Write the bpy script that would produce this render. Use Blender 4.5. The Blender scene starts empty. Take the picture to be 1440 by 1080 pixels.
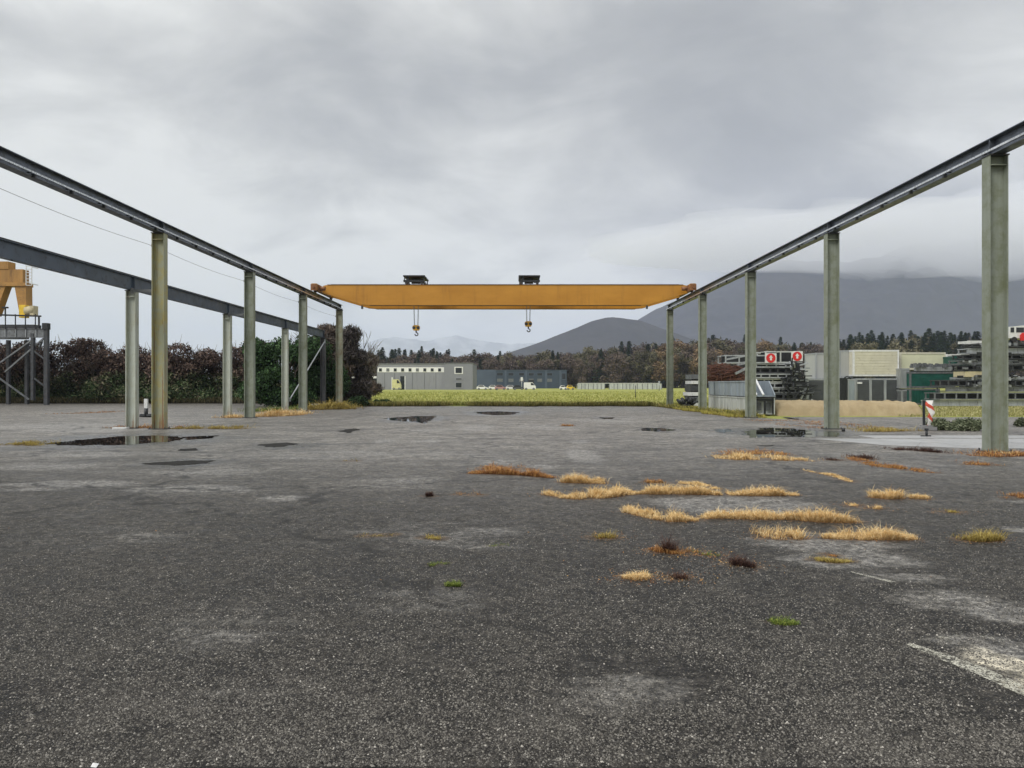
import bpy, math, random
import numpy as np
from mathutils import Vector, noise
random.seed(7); rng = np.random.default_rng(7)
scene = bpy.context.scene
COL = scene.collection
F = 1080.0; CX, HY, CH = 722.0, 541.0, 1.6
def wx(px, Y): return (px-CX)*Y/F
def wz(py, Y): return CH+(HY-py)*Y/F
def gy(py): return CH*F/(py-HY)          # distance of a ground point seen at row py

# ---------------------------------------------------------------- materials
MATS = {}
class N:
    def __init__(s, name):
        s.m = bpy.data.materials.new(name); s.m.use_nodes = True
        s.t = s.m.node_tree; s.b = s.t.nodes['Principled BSDF']; s.out = s.t.nodes['Material Output']
    def n(s, kind, **kw):
        nd = s.t.nodes.new(kind)
        for k, v in kw.items():
            if k in nd.inputs.keys() if isinstance(k, str) else False: pass
            setattr(nd, k, v)
        return nd
    def l(s, a, b): s.t.links.new(a, b)
    def coord(s, scale=(1,1,1), kind='Object'):
        tc = s.t.nodes.new('ShaderNodeTexCoord'); mp = s.t.nodes.new('ShaderNodeMapping')
        mp.inputs['Scale'].default_value = scale
        s.l(tc.outputs[kind], mp.inputs['Vector']); return mp.outputs['Vector']
    def noise(s, scale, detail=4, rough=.6, vec=None, dist=0):
        nd = s.t.nodes.new('ShaderNodeTexNoise')
        nd.inputs['Scale'].default_value = scale; nd.inputs['Detail'].default_value = detail
        nd.inputs['Roughness'].default_value = rough; nd.inputs['Distortion'].default_value = dist
        if vec is not None: s.l(vec, nd.inputs['Vector'])
        return nd.outputs['Fac']
    def ramp(s, fac, stops):
        r = s.t.nodes.new('ShaderNodeValToRGB'); cr = r.color_ramp
        while len(cr.elements) < len(stops): cr.elements.new(.5)
        for e, (p, c) in zip(cr.elements, stops):
            e.position = p; e.color = (*c, 1) if len(c) == 3 else c
        s.l(fac, r.inputs['Fac']); return r.outputs['Color']
    def mix(s, fac, a, b, mode='MIX'):
        m = s.t.nodes.new('ShaderNodeMix'); m.data_type = 'RGBA'; m.blend_type = mode
        for sock, v in ((m.inputs[0], fac), (m.inputs[6], a), (m.inputs[7], b)):
            if hasattr(v, 'node'): s.l(v, sock)
            elif isinstance(v, (int, float)): sock.default_value = v
            else: sock.default_value = (*v, 1)
        return m.outputs[2]
    def math(s, op, a, b=0.0, clamp=False):
        m = s.t.nodes.new('ShaderNodeMath'); m.operation = op; m.use_clamp = clamp
        for sock, v in ((m.inputs[0], a), (m.inputs[1], b)):
            if hasattr(v, 'node'): s.l(v, sock)
            else: sock.default_value = v
        return m.outputs[0]
    def smooth(s, v, a, b, lo=0., hi=1.):
        m = s.t.nodes.new('ShaderNodeMapRange'); m.interpolation_type = 'SMOOTHSTEP'
        s.l(v, m.inputs[0])
        for i, q in enumerate((a, b, lo, hi)): m.inputs[i+1].default_value = q
        return m.outputs[0]
    def bump(s, h, strength, dist):
        b = s.t.nodes.new('ShaderNodeBump'); b.inputs['Strength'].default_value = strength
        b.inputs['Distance'].default_value = dist; s.l(h, b.inputs['Height']); s.l(b.outputs[0], s.b.inputs['Normal'])
    def sep(s, vec):
        x = s.t.nodes.new('ShaderNodeSeparateXYZ'); s.l(vec, x.inputs[0]); return x.outputs
    def attr(s, name):
        a = s.t.nodes.new('ShaderNodeAttribute'); a.attribute_name = name; return a
    def set(s, color=None, rough=None, metal=None, spec=None):
        for k, v in (('Base Color', color), ('Roughness', rough), ('Metallic', metal), ('Specular IOR Level', spec)):
            if v is None: continue
            if hasattr(v, 'node'): s.l(v, s.b.inputs[k])
            else: s.b.inputs[k].default_value = (*v, 1) if isinstance(v, tuple) else v
        return s.m

def mat_plain(name, c, rough=.6, metal=0., var=.25, scale=3., dirt=None, streak=False, bump=0):
    """weathered paint or metal: tone varies, dirt gathers in runs"""
    if name in MATS: return MATS[name]
    g = N(name)
    v = g.coord((1, 1, .15) if streak else (1, 1, 1))
    n1 = g.noise(scale, 6, .65, v)
    lo = tuple(max(0, q*(1-var)) for q in c); hi = tuple(q*(1+var) for q in c)
    col = g.ramp(n1, [(.3, lo), (.7, hi)])
    if dirt:
        n2 = g.noise(scale*2.7, 8, .7, v)
        col = g.mix(g.smooth(n2, .52, .7), col, dirt)
    if bump: g.bump(n1, .5, bump)
    n3 = g.noise(scale*4, 4, .6, v)
    MATS[name] = g.set(col, g.smooth(n3, .2, .8, max(.05, rough-.15), min(1, rough+.15)), metal)
    return MATS[name]

def mat_column(name, base, moss, rust, mossamt, rustamt):
    g = N(name)
    oc = g.coord((1, 1, 1)); st = g.coord((6, 6, .35)); st2 = g.coord((14, 14, .22))
    n = g.noise(1.0, 6, .7, st); n2 = g.noise(2.2, 8, .7, oc)
    col = g.ramp(n, [(.25, tuple(q*.78 for q in base)), (.75, tuple(q*1.2 for q in base))])
    mo = g.math('MULTIPLY', g.smooth(n2, .42, .66), mossamt)
    col = g.mix(mo, col, moss)
    rn = g.noise(1.0, 8, .75, st2)
    z = g.sep(oc)[2]
    low = g.smooth(z, .8, .0, 0, .08)
    thr = g.math('ADD', g.math('ADD', rn, g.math('MULTIPLY', n2, .12)), low)
    ru = g.smooth(thr, .80-rustamt, .88-rustamt)
    col = g.mix(ru, col, g.ramp(n2, [(.3, rust), (.7, tuple(q*1.9 for q in rust))]))
    # pale scuffs
    sc = g.smooth(g.noise(9, 6, .8, oc), .66, .72)
    col = g.mix(g.math('MULTIPLY', sc, .5), col, (.42, .43, .38))
    g.bump(n2, .25, .01)
    return g.set(col, g.smooth(n, .2, .8, .42, .7))

RUST = (.13, .055, .022)
M_R = mat_column('sage_green_paint', (.25, .275, .225), (.13, .145, .06), RUST, .6, .09)
M_L1 = mat_column('mossy_rust_paint', (.31, .32, .22), (.36, .31, .11), RUST, 1.0, .19)
M_M = mat_column('pale_green_paint', (.44, .475, .42), (.36, .36, .25), RUST, .55, .17)
M_FARL = mat_column('faded_green_paint', (.26, .28, .215), (.20, .15, .08), RUST, .8, .17)
M_BEAM = mat_plain('galvanised_blue_grey', (.125, .140, .165), .38, .55, .35, 1.5, (.06, .065, .075), bump=.004)
M_BEAM2 = mat_plain('slate_grey_paint', (.10, .125, .165), .5, .15, .3, 1.2, (.05, .055, .065), bump=.004)
M_ALU = mat_plain('bright_aluminium', (.62, .64, .66), .3, .6, .25, 4, (.2, .2, .2))
M_RAIL = mat_plain('dark_rail_steel', (.05, .05, .052), .5, .4, .3, 5, (.09, .05, .03))
M_BLACK = mat_plain('black_steel', (.022, .024, .026), .5, .2, .4, 5)
M_DARK = mat_plain('dark_grey_steel', (.055, .06, .066), .5, .3, .4, 4, (.1, .07, .05))
def mat_yellow():
    g = N('crane_yellow_paint')
    v = g.coord((.35, 1, 1)); n = g.noise(1.2, 6, .6, v); st = g.coord((2.5, 2.5, .25)); n2 = g.noise(1.0, 8, .7, st)
    col = g.ramp(n, [(.3, (.42, .185, .016)), (.7, (.54, .255, .03))])
    col = g.mix(g.smooth(n2, .50, .72, 0, .42), col, (.27, .12, .02))
    z = g.sep(g.coord())[2]
    return g.set(col, .45)
M_YEL = mat_yellow()
M_ORUST = mat_plain('rusted_orange', (.22, .095, .035), .6, 0, .4, 4, (.12, .04, .015))
M_HOOK = mat_plain('hook_yellow', (.75, .42, .05), .4, 0, .2, 6, (.1, .06, .02))
M_YOLD = mat_plain('faded_crane_yellow', (.38, .20, .05), .5, 0, .25, 1.5, (.2, .12, .05))
M_YBRN = mat_plain('browned_crane_yellow', (.36, .19, .05), .6, 0, .35, 1.2, (.16, .08, .02), streak=True)
M_YBR = mat_plain('bright_yellow', (.75, .5, .04), .45, 0, .2, 2)
M_WIRE = mat_plain('wire_rope', (.16, .16, .16), .5, .4, .1, 9)
M_WHITE = mat_plain('worn_white_paint', (.66, .67, .66), .45, 0, .12, 3, (.35, .34, .31))
M_LGREY = mat_plain('light_grey_galvanised', (.36, .38, .395), .42, .35, .25, 2.5, (.2, .2, .2), streak=True)
M_MGREY = mat_plain('mid_grey_steel', (.17, .18, .19), .45, .35, .35, 2.5, (.08, .075, .07))
M_BGREY = mat_plain('blue_grey_zinc', (.30, .345, .38), .4, .3, .3, 1.6, (.2, .22, .24), streak=True)
M_PALE = mat_plain('pale_streaked_steel', (.50, .52, .50), .4, .2, .25, 1.8, (.27, .28, .26), streak=True)
M_CREAM = mat_plain('cream_sheet', (.60, .575, .46), .6, 0, .10, 1.2, (.46, .43, .33))
M_LOUV = mat_plain('anthracite_slats', (.085, .092, .10), .5, .1, .2, 2)
M_GREEN = mat_plain('dark_green_paint', (.010, .075, .060), .45, 0, .3, 1.4, (.02, .045, .04))
M_RUSTY = mat_plain('rusty_scrap', (.15, .065, .045), .8, 0, .5, 3, (.07, .035, .03))
M_TAN = mat_plain('cream_board', (.50, .44, .28), .7, 0, .15, 2)
M_RED = mat_plain('signal_red', (.60, .02, .02), .4, 0, .15, 5)
M_BASE = mat_plain('grey_rubber', (.20, .20, .20), .7, 0, .2, 5)
M_GLASS = mat_plain('dark_window_glass', (.018, .022, .026), .12, 0, .2, 3)
M_TYRE = mat_plain('black_rubber', (.02, .02, .02), .8, 0, .2, 5)

# ---------------------------------------------------------------- mesh helpers
class MB:
    def __init__(s): s.v = []; s.f = []; s.mi = []; s.cur = 0; s.sm = []
    def add(s, vs, fs, smooth=False):
        o = len(s.v); s.v += [tuple(p) for p in vs]
        for f in fs: s.f.append(tuple(o+i for i in f)); s.mi.append(s.cur); s.sm.append(smooth)
        return s
    def box(s, c, d, rz=0, b=0.0):
        x, y, z = (q/2 for q in d)
        if b > 0:   # chamfered prism along z
            pts = [(-x+b, -y), (x-b, -y), (x, -y+b), (x, y-b), (x-b, y), (-x+b, y), (-x, y-b), (-x, -y+b)]
        else: pts = [(-x, -y), (x, -y), (x, y), (-x, y)]
        ca, sa = math.cos(rz), math.sin(rz); n = len(pts)
        vs = [(c[0]+p[0]*ca-p[1]*sa, c[1]+p[0]*sa+p[1]*ca, c[2]+q) for q in (-z, z) for p in pts]
        fs = [tuple(range(n-1, -1, -1)), tuple(range(n, 2*n))]+[(i, (i+1) % n, n+(i+1) % n, n+i) for i in range(n)]
        return s.add(vs, fs)
    def bb(s, x0, x1, y0, y1, z0, z1): return s.box(((x0+x1)/2, (y0+y1)/2, (z0+z1)/2), (x1-x0, y1-y0, z1-z0))
    def frame(s, p, q):
        d = Vector(q)-Vector(p); L = d.length; d.normalize()
        up = Vector((0, 0, 1)) if abs(d.z) < .95 else Vector((0, 1, 0))
        a = d.cross(up).normalized(); b = a.cross(d).normalized(); return d, a, b
    def bar(s, p, q, w, h):
        d, a, b = s.frame(p, q); p = Vector(p); q = Vector(q)
        vs = [e+a*(i*w/2)+b*(j*h/2) for e in (p, q) for i, j in ((-1, -1), (1, -1), (1, 1), (-1, 1))]
        return s.add(vs, [(3, 2, 1, 0), (4, 5, 6, 7)]+[(i, (i+1) % 4, 4+(i+1) % 4, 4+i) for i in range(4)])
    def tube(s, p, q, r, n=10, r2=None):
        d, a, b = s.frame(p, q); p = Vector(p); q = Vector(q); r2 = r if r2 is None else r2
        vs = [e+(a*math.cos(t)+b*math.sin(t))*rr for e, rr in ((p, r), (q, r2)) for t in (2*math.pi*i/n for i in range(n))]
        s.add(vs, [tuple(range(n-1, -1, -1)), tuple(range(n, 2*n))])
        o = len(s.v)-2*n
        for i in range(n):
            s.f.append((o+i, o+(i+1) % n, o+n+(i+1) % n, o+n+i)); s.mi.append(s.cur); s.sm.append(True)
        return s
    def path(s, pts, r, n=6):
        for a, b in zip(pts[:-1], pts[1:]): s.tube(a, b, r, n)
        return s
    def prism(s, prof, axis, a0, a1):
        """profile of (u,w) points extruded along axis x or y or z"""
        def P(u, w, t): return {'x': (t, u, w), 'y': (u, t, w), 'z': (u, w, t)}[axis]
        n = len(prof); vs = [P(u, w, t) for t in (a0, a1) for u, w in prof]
        return s.add(vs, [tuple(range(n-1, -1, -1)), tuple(range(n, 2*n))]+[(i, (i+1) % n, n+(i+1) % n, n+i) for i in range(n)])
    def build(s, name, mat, parent=None, recalc=True):
        off = parent_loc(parent)
        vs = [(x-off[0], y-off[1], z-off[2]) for x, y, z in s.v]
        me = bpy.data.meshes.new(name); me.from_pydata(vs, [], s.f)
        for m in (mat if isinstance(mat, (list, tuple)) else [mat]): me.materials.append(m)
        me.polygons.foreach_set('material_index', s.mi); me.polygons.foreach_set('use_smooth', s.sm)
        me.update()
        if recalc:
            import bmesh
            b = bmesh.new(); b.from_mesh(me); bmesh.ops.recalc_face_normals(b, faces=b.faces); b.to_mesh(me); b.free()
        o = bpy.data.objects.new(name, me); COL.objects.link(o)
        if parent: o.parent = parent
        return o
def parent_loc(p):
    v = Vector((0, 0, 0))
    while p is not None: v += p.location; p = p.parent
    return v
def tag(o, label=None, cat=None, group=None, kind=None):
    if label: o['label'] = label
    if cat: o['category'] = cat
    if group: o['group'] = group
    if kind: o['kind'] = kind
    return o
def thing(name, loc, label, cat, group=None):
    o = bpy.data.objects.new(name, None); o.empty_display_size = .3; o.location = loc; COL.objects.link(o)
    return tag(o, label, cat, group)
def kids(o): return [c for c in bpy.data.objects if c.parent == o]
def copy_tree(o, parent=None):
    c = o.copy(); COL.objects.link(c); c.parent = parent
    for k in kids(o): copy_tree(k, c)
    return c
def quads_mesh(name, V, nper, mat, attrs=None, parent=None, loc=None):
    """V: (n*nper,3) array, faces of nper consecutive verts"""
    n = len(V)//nper
    me = bpy.data.meshes.new(name)
    me.vertices.add(len(V)); me.vertices.foreach_set('co', np.ascontiguousarray(V, dtype=np.float32).ravel())
    me.loops.add(n*nper); me.loops.foreach_set('vertex_index', np.arange(n*nper, dtype=np.int32))
    me.polygons.add(n); me.polygons.foreach_set('loop_start', np.arange(0, n*nper, nper, dtype=np.int32))
    try: me.polygons.foreach_set('loop_total', np.full(n, nper, dtype=np.int32))
    except Exception: pass
    if attrs:
        for k, a in attrs.items():
            at = me.attributes.new(k, 'FLOAT', 'POINT'); at.data.foreach_set('value', np.ascontiguousarray(a, dtype=np.float32))
    me.materials.append(mat); me.update(calc_edges=True); me.validate()
    o = bpy.data.objects.new(name, me); COL.objects.link(o)
    if parent: o.parent = parent
    if loc is not None: o.location = loc
    return o
def fnoise(x, y, s=1., seed=0., d=4):
    return noise.fractal(Vector((x*s+seed, y*s-seed, seed*.37)), .9, 2.1, d)

# ---------------------------------------------------------------- camera, light, sky
cam = bpy.data.objects.new('camera', bpy.data.cameras.new('camera')); COL.objects.link(cam)
cam.location = (0, 0, CH); cam.rotation_euler = (math.radians(90), 0, 0)
cam.data.sensor_width = 36; cam.data.lens = 27; cam.data.clip_end = 40000; cam.data.clip_start = .05
cam.data.shift_x = -2/1440; cam.data.shift_y = 1/1440
scene.camera = cam
SUN_EL, SUN_AZ = math.radians(42), math.radians(-132)      # azimuth from +Y towards +X
sun = bpy.data.objects.new('sun', bpy.data.lights.new('sun', 'SUN')); COL.objects.link(sun)
sun.data.energy = 1.5; sun.data.angle = math.radians(25); sun.data.color = (1, .97, .93)
sd = Vector((math.sin(SUN_AZ)*math.cos(SUN_EL), math.cos(SUN_AZ)*math.cos(SUN_EL), math.sin(SUN_EL)))
sun.rotation_euler = (-sd).to_track_quat('-Z', 'Y').to_euler(); sun.location = (0, 0, 60)

w = bpy.data.worlds.new('World'); scene.world = w; w.use_nodes = True
nt = w.node_tree; bg = nt.nodes['Background']
g = N.__new__(N); g.t = nt; g.b = bg
sky = nt.nodes.new('ShaderNodeTexSky'); sky.sky_type = 'NISHITA'; sky.sun_disc = False
sky.sun_elevation = SUN_EL; sky.sun_rotation = SUN_AZ; sky.altitude = 300
tc = nt.nodes.new('ShaderNodeTexCoord'); dirv = tc.outputs['Generated']
sx, sy, sz = g.sep(dirv)
den = g.math('ADD', g.math('MAXIMUM', sz, 0.0), .32)
cmb = nt.nodes.new('ShaderNodeCombineXYZ')
nt.links.new(g.math('DIVIDE', sx, den), cmb.inputs[0]); nt.links.new(g.math('DIVIDE', sy, den), cmb.inputs[1])
mp = nt.nodes.new('ShaderNodeMapping'); mp.inputs['Location'].default_value = (3.3, 1.7, 0); mp.inputs['Scale'].default_value = (1.0, 1.25, 1)
nt.links.new(cmb.outputs[0], mp.inputs['Vector'])
c1 = g.noise(1.1, 5, .5, mp.outputs['Vector'], .5); c2 = g.noise(2.6, 8, .6, mp.outputs['Vector'], .5)
cn = g.math('ADD', g.math('MULTIPLY', c1, 1.35), g.math('ADD', g.math('MULTIPLY', c2, .95), -.62))
# broad dark and light masses of this overcast, by direction
def lobe(px, py, width, amt):
    v = Vector(((px-CX)/F, 1, (HY-py)/F)).normalized()
    d = nt.nodes.new('ShaderNodeVectorMath'); d.operation = 'DOT_PRODUCT'
    nrm = nt.nodes.new('ShaderNodeVectorMath'); nrm.operation = 'NORMALIZE'; nt.links.new(dirv, nrm.inputs[0])
    nt.links.new(nrm.outputs[0], d.inputs[0]); d.inputs[1].default_value = v
    return g.smooth(d.outputs['Value'], math.cos(width), 1.0, 0, amt)
tot = cn
for a in ((80, 60, .5, .24), (1330, 250, .34, .06), (640, 130, .30, -.13), (400, 230, .26, -.12), (850, 300, .34, -.14), (1240, 130, .20, -.08), (520, 300, .2, -.08),
          (1090, 110, .20, -.14), (640, 440, .28, .26), (150, 420, .25, .12), (1100, 60, .3, .02), (100, 400, .3, .07), (860, 425, .16, .22), (1250, 330, .24, -.07), (1420, 330, .2, -.03)):
    tot = g.math('ADD', tot, lobe(*a))
cloud = g.ramp(tot, [(.10, (.255, .260, .268)), (.32, (.312, .317, .320)), (.54, (.43, .433, .425)), (.76, (.575, .578, .56))])
skym = nt.nodes.new('ShaderNodeVectorMath'); skym.operation = 'SCALE'; skym.inputs['Scale'].default_value = 1.0
nt.links.new(sky.outputs[0], skym.inputs[0])
# the whole runs through a Background of strength .1, so cloud radiance is scaled up to match the physical sky
cs = nt.nodes.new('ShaderNodeVectorMath'); cs.operation = 'SCALE'; cs.inputs['Scale'].default_value = 10.0
zen = g.smooth(sz, .40, .95, 1.0, 2.1)
cloud = g.mix(1.0, cloud, zen, 'MULTIPLY')
nt.links.new(cloud, cs.inputs[0])
mx = g.mix(.96, skym.outputs[0], cs.outputs[0])
nt.links.new(mx, bg.inputs['Color']); bg.inputs['Strength'].default_value = .1
vs = scene.view_settings; vs.view_transform = 'Standard'; vs.look = 'None'; vs.gamma = 1; vs.exposure = 0.6
scene.cycles.max_bounces = 6; scene.cycles.volume_bounces = 4; scene.cycles.use_denoising = True
scene.cycles.transparent_max_bounces = 12

# ---------------------------------------------------------------- ground
g = N('meadow_soil')
oc = g.coord(); n1 = g.noise(.05, 6, .65, oc); n2 = g.noise(1.1, 6, .7, oc)
st = g.coord((.02, .35, 1)); n3 = g.noise(1, 4, .6, st)
c = g.mix(n2, (.17, .20, .04), (.42, .40, .12))
c = g.mix(g.smooth(n3, .4, .62, 0, .5), c, (.22, .25, .06))
M_FIELD = g.set(c, .9, spec=.15)
mb = MB(); R = 11000
mb.add([(-R, -300, 0), (R, -300, 0), (R, 13500, 0), (-R, 13500, 0)], [(0, 1, 2, 3)])
tag(mb.build('ground', M_FIELD), kind='structure')

# yard asphalt -----------------------------------------------------------
def far_edge(x):
    """distance of the yard's far edge at lateral x"""
    if x < -16: e = 66
    elif x < -12: e = 66-(x+16)/4*10
    elif x < 10.2: e = 56.5
    elif x < 11.0: e = 56.5-(x-10.2)/.8*19
    elif x < 13.0: e = 37.5-(x-11)/2*2.5
    else: e = 37.6
    return e+fnoise(x, 0, .5, 3.)*.8
marks = []    # (X, Y, rx, ry, angle, amount, kind)  kind 0 pale (bare patches plus painted-in sheen), 1 dark wet, 2 tan sand
def mark(px, py, rx, dy, amt, kind=0, ang=0):
    Y = gy(py); marks.append((wx(px, Y), Y, rx*Y/F, max(.08, dy*Y*Y/1728), ang, min(1.0, amt*(1.3 if kind == 0 else 1)), kind))
for a in [(100, 682, 90, 4, 1.0), (40, 690, 60, 3, .4), (280, 690, 95, 7, .45), (395, 703, 30, 4, .6), (60, 657, 90, 6, .35), (150, 640, 120, 4, .35), (60, 600, 120, 5, .4),
          (130, 606, 90, 3, .5), (820, 642, 22, 9, .75), (815, 622, 15, 3, .6), (770, 601, 45, 4, .45), (672, 602, 24, 4, .7), (600, 606, 45, 3, .4), (605, 621, 22, 3, .5),
          (540, 621, 15, 3, .5), (860, 592, 60, 5, .35), (930, 588, 90, 3, .3), (560, 590, 200, 7, .18), (620, 755, 160, 22, .22), (700, 650, 40, 4, .3), (560, 680, 90, 12, .2),
          (760, 657, 25, 3, .55), (1030, 712, 100, 12, .95), (960, 708, 40, 7, .6), (1160, 765, 90, 12, .7), (1200, 790, 90, 11, .6), (1260, 815, 70, 9, .4), (1350, 850, 90, 18, .35), (1420, 868, 60, 14, .6),
          (880, 960, 110, 60, .17), (310, 880, 160, 45, .17), (590, 850, 120, 26, .2), (150, 760, 150, 24, .15), (290, 665, 120, 10, .25), (450, 640, 130, 9, .25),
          (1420, 925, 60, 22, .55), (1350, 905, 70, 10, .4), (1250, 1010, 40, 10, .2), (1180, 640, 90, 5, .2), (1320, 660, 110, 8, .2), (640, 640, 140, 7, .18), (1430, 705, 30, 5, .5), (1438, 748, 22, 4, .7),
          (1000, 612, 70, 4, .35), (1080, 598, 60, 3, .3), (330, 990, 180, 35, .12), (700, 1010, 200, 28, .08)]:
    mark(*a)
for a in [(170, 620, 170, 13, .9), (255, 653, 75, 8, .8), (585, 590, 55, 7, .8), (700, 581, 60, 5, .8), (1110, 609, 110, 8, .9), (930, 605, 40, 4, .6), (410, 628, 70, 6, .7), (850, 588, 30, 3, .5),
          (495, 605, 60, 3, .5), (270, 633, 40, 4, .5), (560, 820, 260, 30, .25), (1000, 900, 130, 30, .2), (200, 1040, 300, 40, .2), (1240, 960, 120, 40, .25), (900, 770, 160, 12, .2)]:
    mark(*a, kind=1)
for a in [(1430, 950, 55, 46, 1.0), (1385, 934, 55, 16, .6), (1330, 924, 40, 5, .35)]: mark(*a, kind=2)
rows = [-30.0]+list(np.linspace(-20, 2.2, 10)); y = 2.5
while y < 70: rows.append(y); y *= 1.013
xs = []
for u in np.linspace(-1, 1, 330): xs.append(math.copysign(abs(u)**1.6*75, u))
X, Yg = np.meshgrid(np.array(xs), np.array(rows))
# local x spacing adapted so that near rows are fine
SC = np.clip((Yg+1)/40, .13, 1.0); X = X*SC
# outermost columns always reach the full width
for k, yy in enumerate(rows):
    X[k, 0] = -75; X[k, -1] = 75
E = np.array([[far_edge(x) for x in row] for row in X])
Yc = np.minimum(Yg, E)
pale = np.zeros_like(X); wet = np.zeros_like(X); sand = np.zeros_like(X)
for (mx_, my_, rx, ry, an, amt, kd) in marks:
    d2 = ((X-mx_)/rx)**2+((Yc-my_)/ry)**2
    val = amt*np.exp(-d2*1.1)
    if kd == 0: pale = np.maximum(pale, val)+.25*np.minimum(pale, val)
    elif kd == 1: wet = np.maximum(wet, val)
    else: sand = np.maximum(sand, val)
far_sheen = np.clip((Yc-5.0)/19, 0, 1)*(1-.35*np.clip((Yc-45)/15, 0, 1)); far_sheen = far_sheen*far_sheen*(3-2*far_sheen)  # grazing sky sheen put into the colour, growing with distance
nr, nc = X.shape
me = bpy.data.meshes.new('asphalt_yard')
co = np.stack([X, Yc, np.full_like(X, .02)], -1).reshape(-1, 3)
idx = np.arange(nr*nc).reshape(nr, nc)
fa = np.stack([idx[:-1, :-1], idx[:-1, 1:], idx[1:, 1:], idx[1:, :-1]], -1).reshape(-1, 4)
dy = (Yc[1:, :-1]-Yc[:-1, :-1]+Yc[1:, 1:]-Yc[:-1, 1:]).reshape(-1)
fa = fa[dy > 1e-5]
me.from_pydata(co.tolist(), [], fa.tolist())
for nm, a in (('pale', pale), ('wet', wet), ('sand', sand), ('far_sheen', far_sheen)):
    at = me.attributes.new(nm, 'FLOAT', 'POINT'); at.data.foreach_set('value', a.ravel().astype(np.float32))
g = N('worn_asphalt')
oc = g.coord()
vo = g.t.nodes.new('ShaderNodeTexVoronoi'); vo.inputs['Scale'].default_value = 72; g.l(oc, vo.inputs['Vector'])
vo2 = g.t.nodes.new('ShaderNodeTexVoronoi'); vo2.inputs['Scale'].default_value = 120; g.l(oc, vo2.inputs['Vector'])
cell = g.t.nodes.new('ShaderNodeSeparateColor'); g.l(vo.outputs['Color'], cell.inputs[0])
cell2 = g.t.nodes.new('ShaderNodeSeparateColor'); g.l(vo2.outputs['Color'], cell2.inputs[0])
# stone tones
stone = g.ramp(cell.outputs[0], [(0, (.006, .0055, .005)), (.35, (.020, .018, .016)), (.68, (.062, .056, .049)), (.88, (.17, .155, .135)), (1, (.40, .37, .32))])
gap = g.smooth(vo.outputs['Distance'], .25, .55)
stone = g.mix(gap, stone, (.014, .013, .012))
stone = g.mix(g.smooth(cell2.outputs[0], .965, .985), stone, g.ramp(cell2.outputs[1], [(0, (.16, .15, .14)), (.8, (.34, .33, .31)), (1, (.62, .60, .55))]))
b5 = g.noise(5, 10, .86, oc); b6 = g.noise(16, 10, .92, oc)
b1 = g.noise(.35, 6, .6, oc); b2 = g.noise(2.2, 7, .65, oc); b3 = g.noise(14, 5, .6, oc)
b4 = g.noise(22, 8, .8, oc)
stone = g.mix(g.smooth(b1, .35, .68, 0, .45), stone, (.058, .053, .047))
stone = g.mix(g.smooth(b4, .56, .44, 0, .8), stone, (.012, .011, .010))
ASHEEN = g.attr('far_sheen').outputs['Fac']; stw = g.coord((.65, 1.0, 1)); bw = g.noise(.8, 10, .78, stw, .8)
sheen_mix = g.math('MULTIPLY', ASHEEN, g.smooth(bw, .34, .66, .22, 1.0))
sheen_mix = g.math('MULTIPLY', sheen_mix, g.smooth(b5, .38, .60, .25, 1.0))
stone = g.mix(sheen_mix, stone, (.29, .27, .238))  # lighter tone painted in for the sheen farther out
stone = g.mix(g.smooth(b5, .50, .40, 0, .55), stone, (.012, .011, .010))
dustm = g.math('MULTIPLY', g.smooth(b2, .38, .68), .30)
stone = g.mix(dustm, stone, (.085, .079, .071))
AP = g.attr('pale').outputs['Fac']; AW = g.attr('wet').outputs['Fac']; AS = g.attr('sand').outputs['Fac']
st = g.coord((.5, 1.3, 1)); bs = g.noise(1.6, 8, .7, st, .6)
pm = g.smooth(g.math('ADD', g.math('MULTIPLY', AP, .9), g.math('MULTIPLY', g.math('SUBTRACT', bs, .5), 1.1)), .06, .42)
pm = g.math('MULTIPLY', pm, g.smooth(b3, .25, .6, .55, 1.0))
pm = g.math('MULTIPLY', pm, g.smooth(AP, .03, .2)); pm = g.math('MULTIPLY', pm, g.smooth(b5, .40, .56, .3, 1.0))
stone = g.mix(g.math('MULTIPLY', pm, .80), stone, g.mix(b3, (.17, .165, .155), (.28, .27, .255)))
sm_ = g.smooth(g.math('ADD', AS, g.math('MULTIPLY', g.math('SUBTRACT', bs, .5), 1.2)), .3, .6)
sm_ = g.math('MULTIPLY', sm_, g.smooth(AS, .05, .2))
stone = g.mix(g.math('MULTIPLY', sm_, .8), stone, g.mix(b3, (.34, .31, .24), (.55, .51, .42)))
wm = g.smooth(g.math('ADD', AW, g.math('MULTIPLY', g.math('SUBTRACT', bs, .5), .9)), .2, .6)
wm = g.math('MULTIPLY', wm, g.smooth(AW, .03, .15))
stone = g.mix(g.math('MULTIPLY', wm, .68), stone, (.022, .021, .020))
AO_ = g.attr('soil').outputs['Fac']
so = g.smooth(g.math('ADD', AO_, g.math('MULTIPLY', g.math('SUBTRACT', b6, .5), 1.6)), .35, .7); so = g.math('MULTIPLY', so, g.smooth(AO_, .05, .3))
stone = g.mix(g.math('MULTIPLY', so, .85), stone, g.mix(b3, (.035, .025, .018), (.115, .08, .05)))
stone = g.mix(1.0, stone, g.ramp(b6, [(.41, (.22, .22, .22)), (.5, (.92, .92, .92)), (.58, (2.3, 2.25, 2.15))]), 'MULTIPLY')
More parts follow.
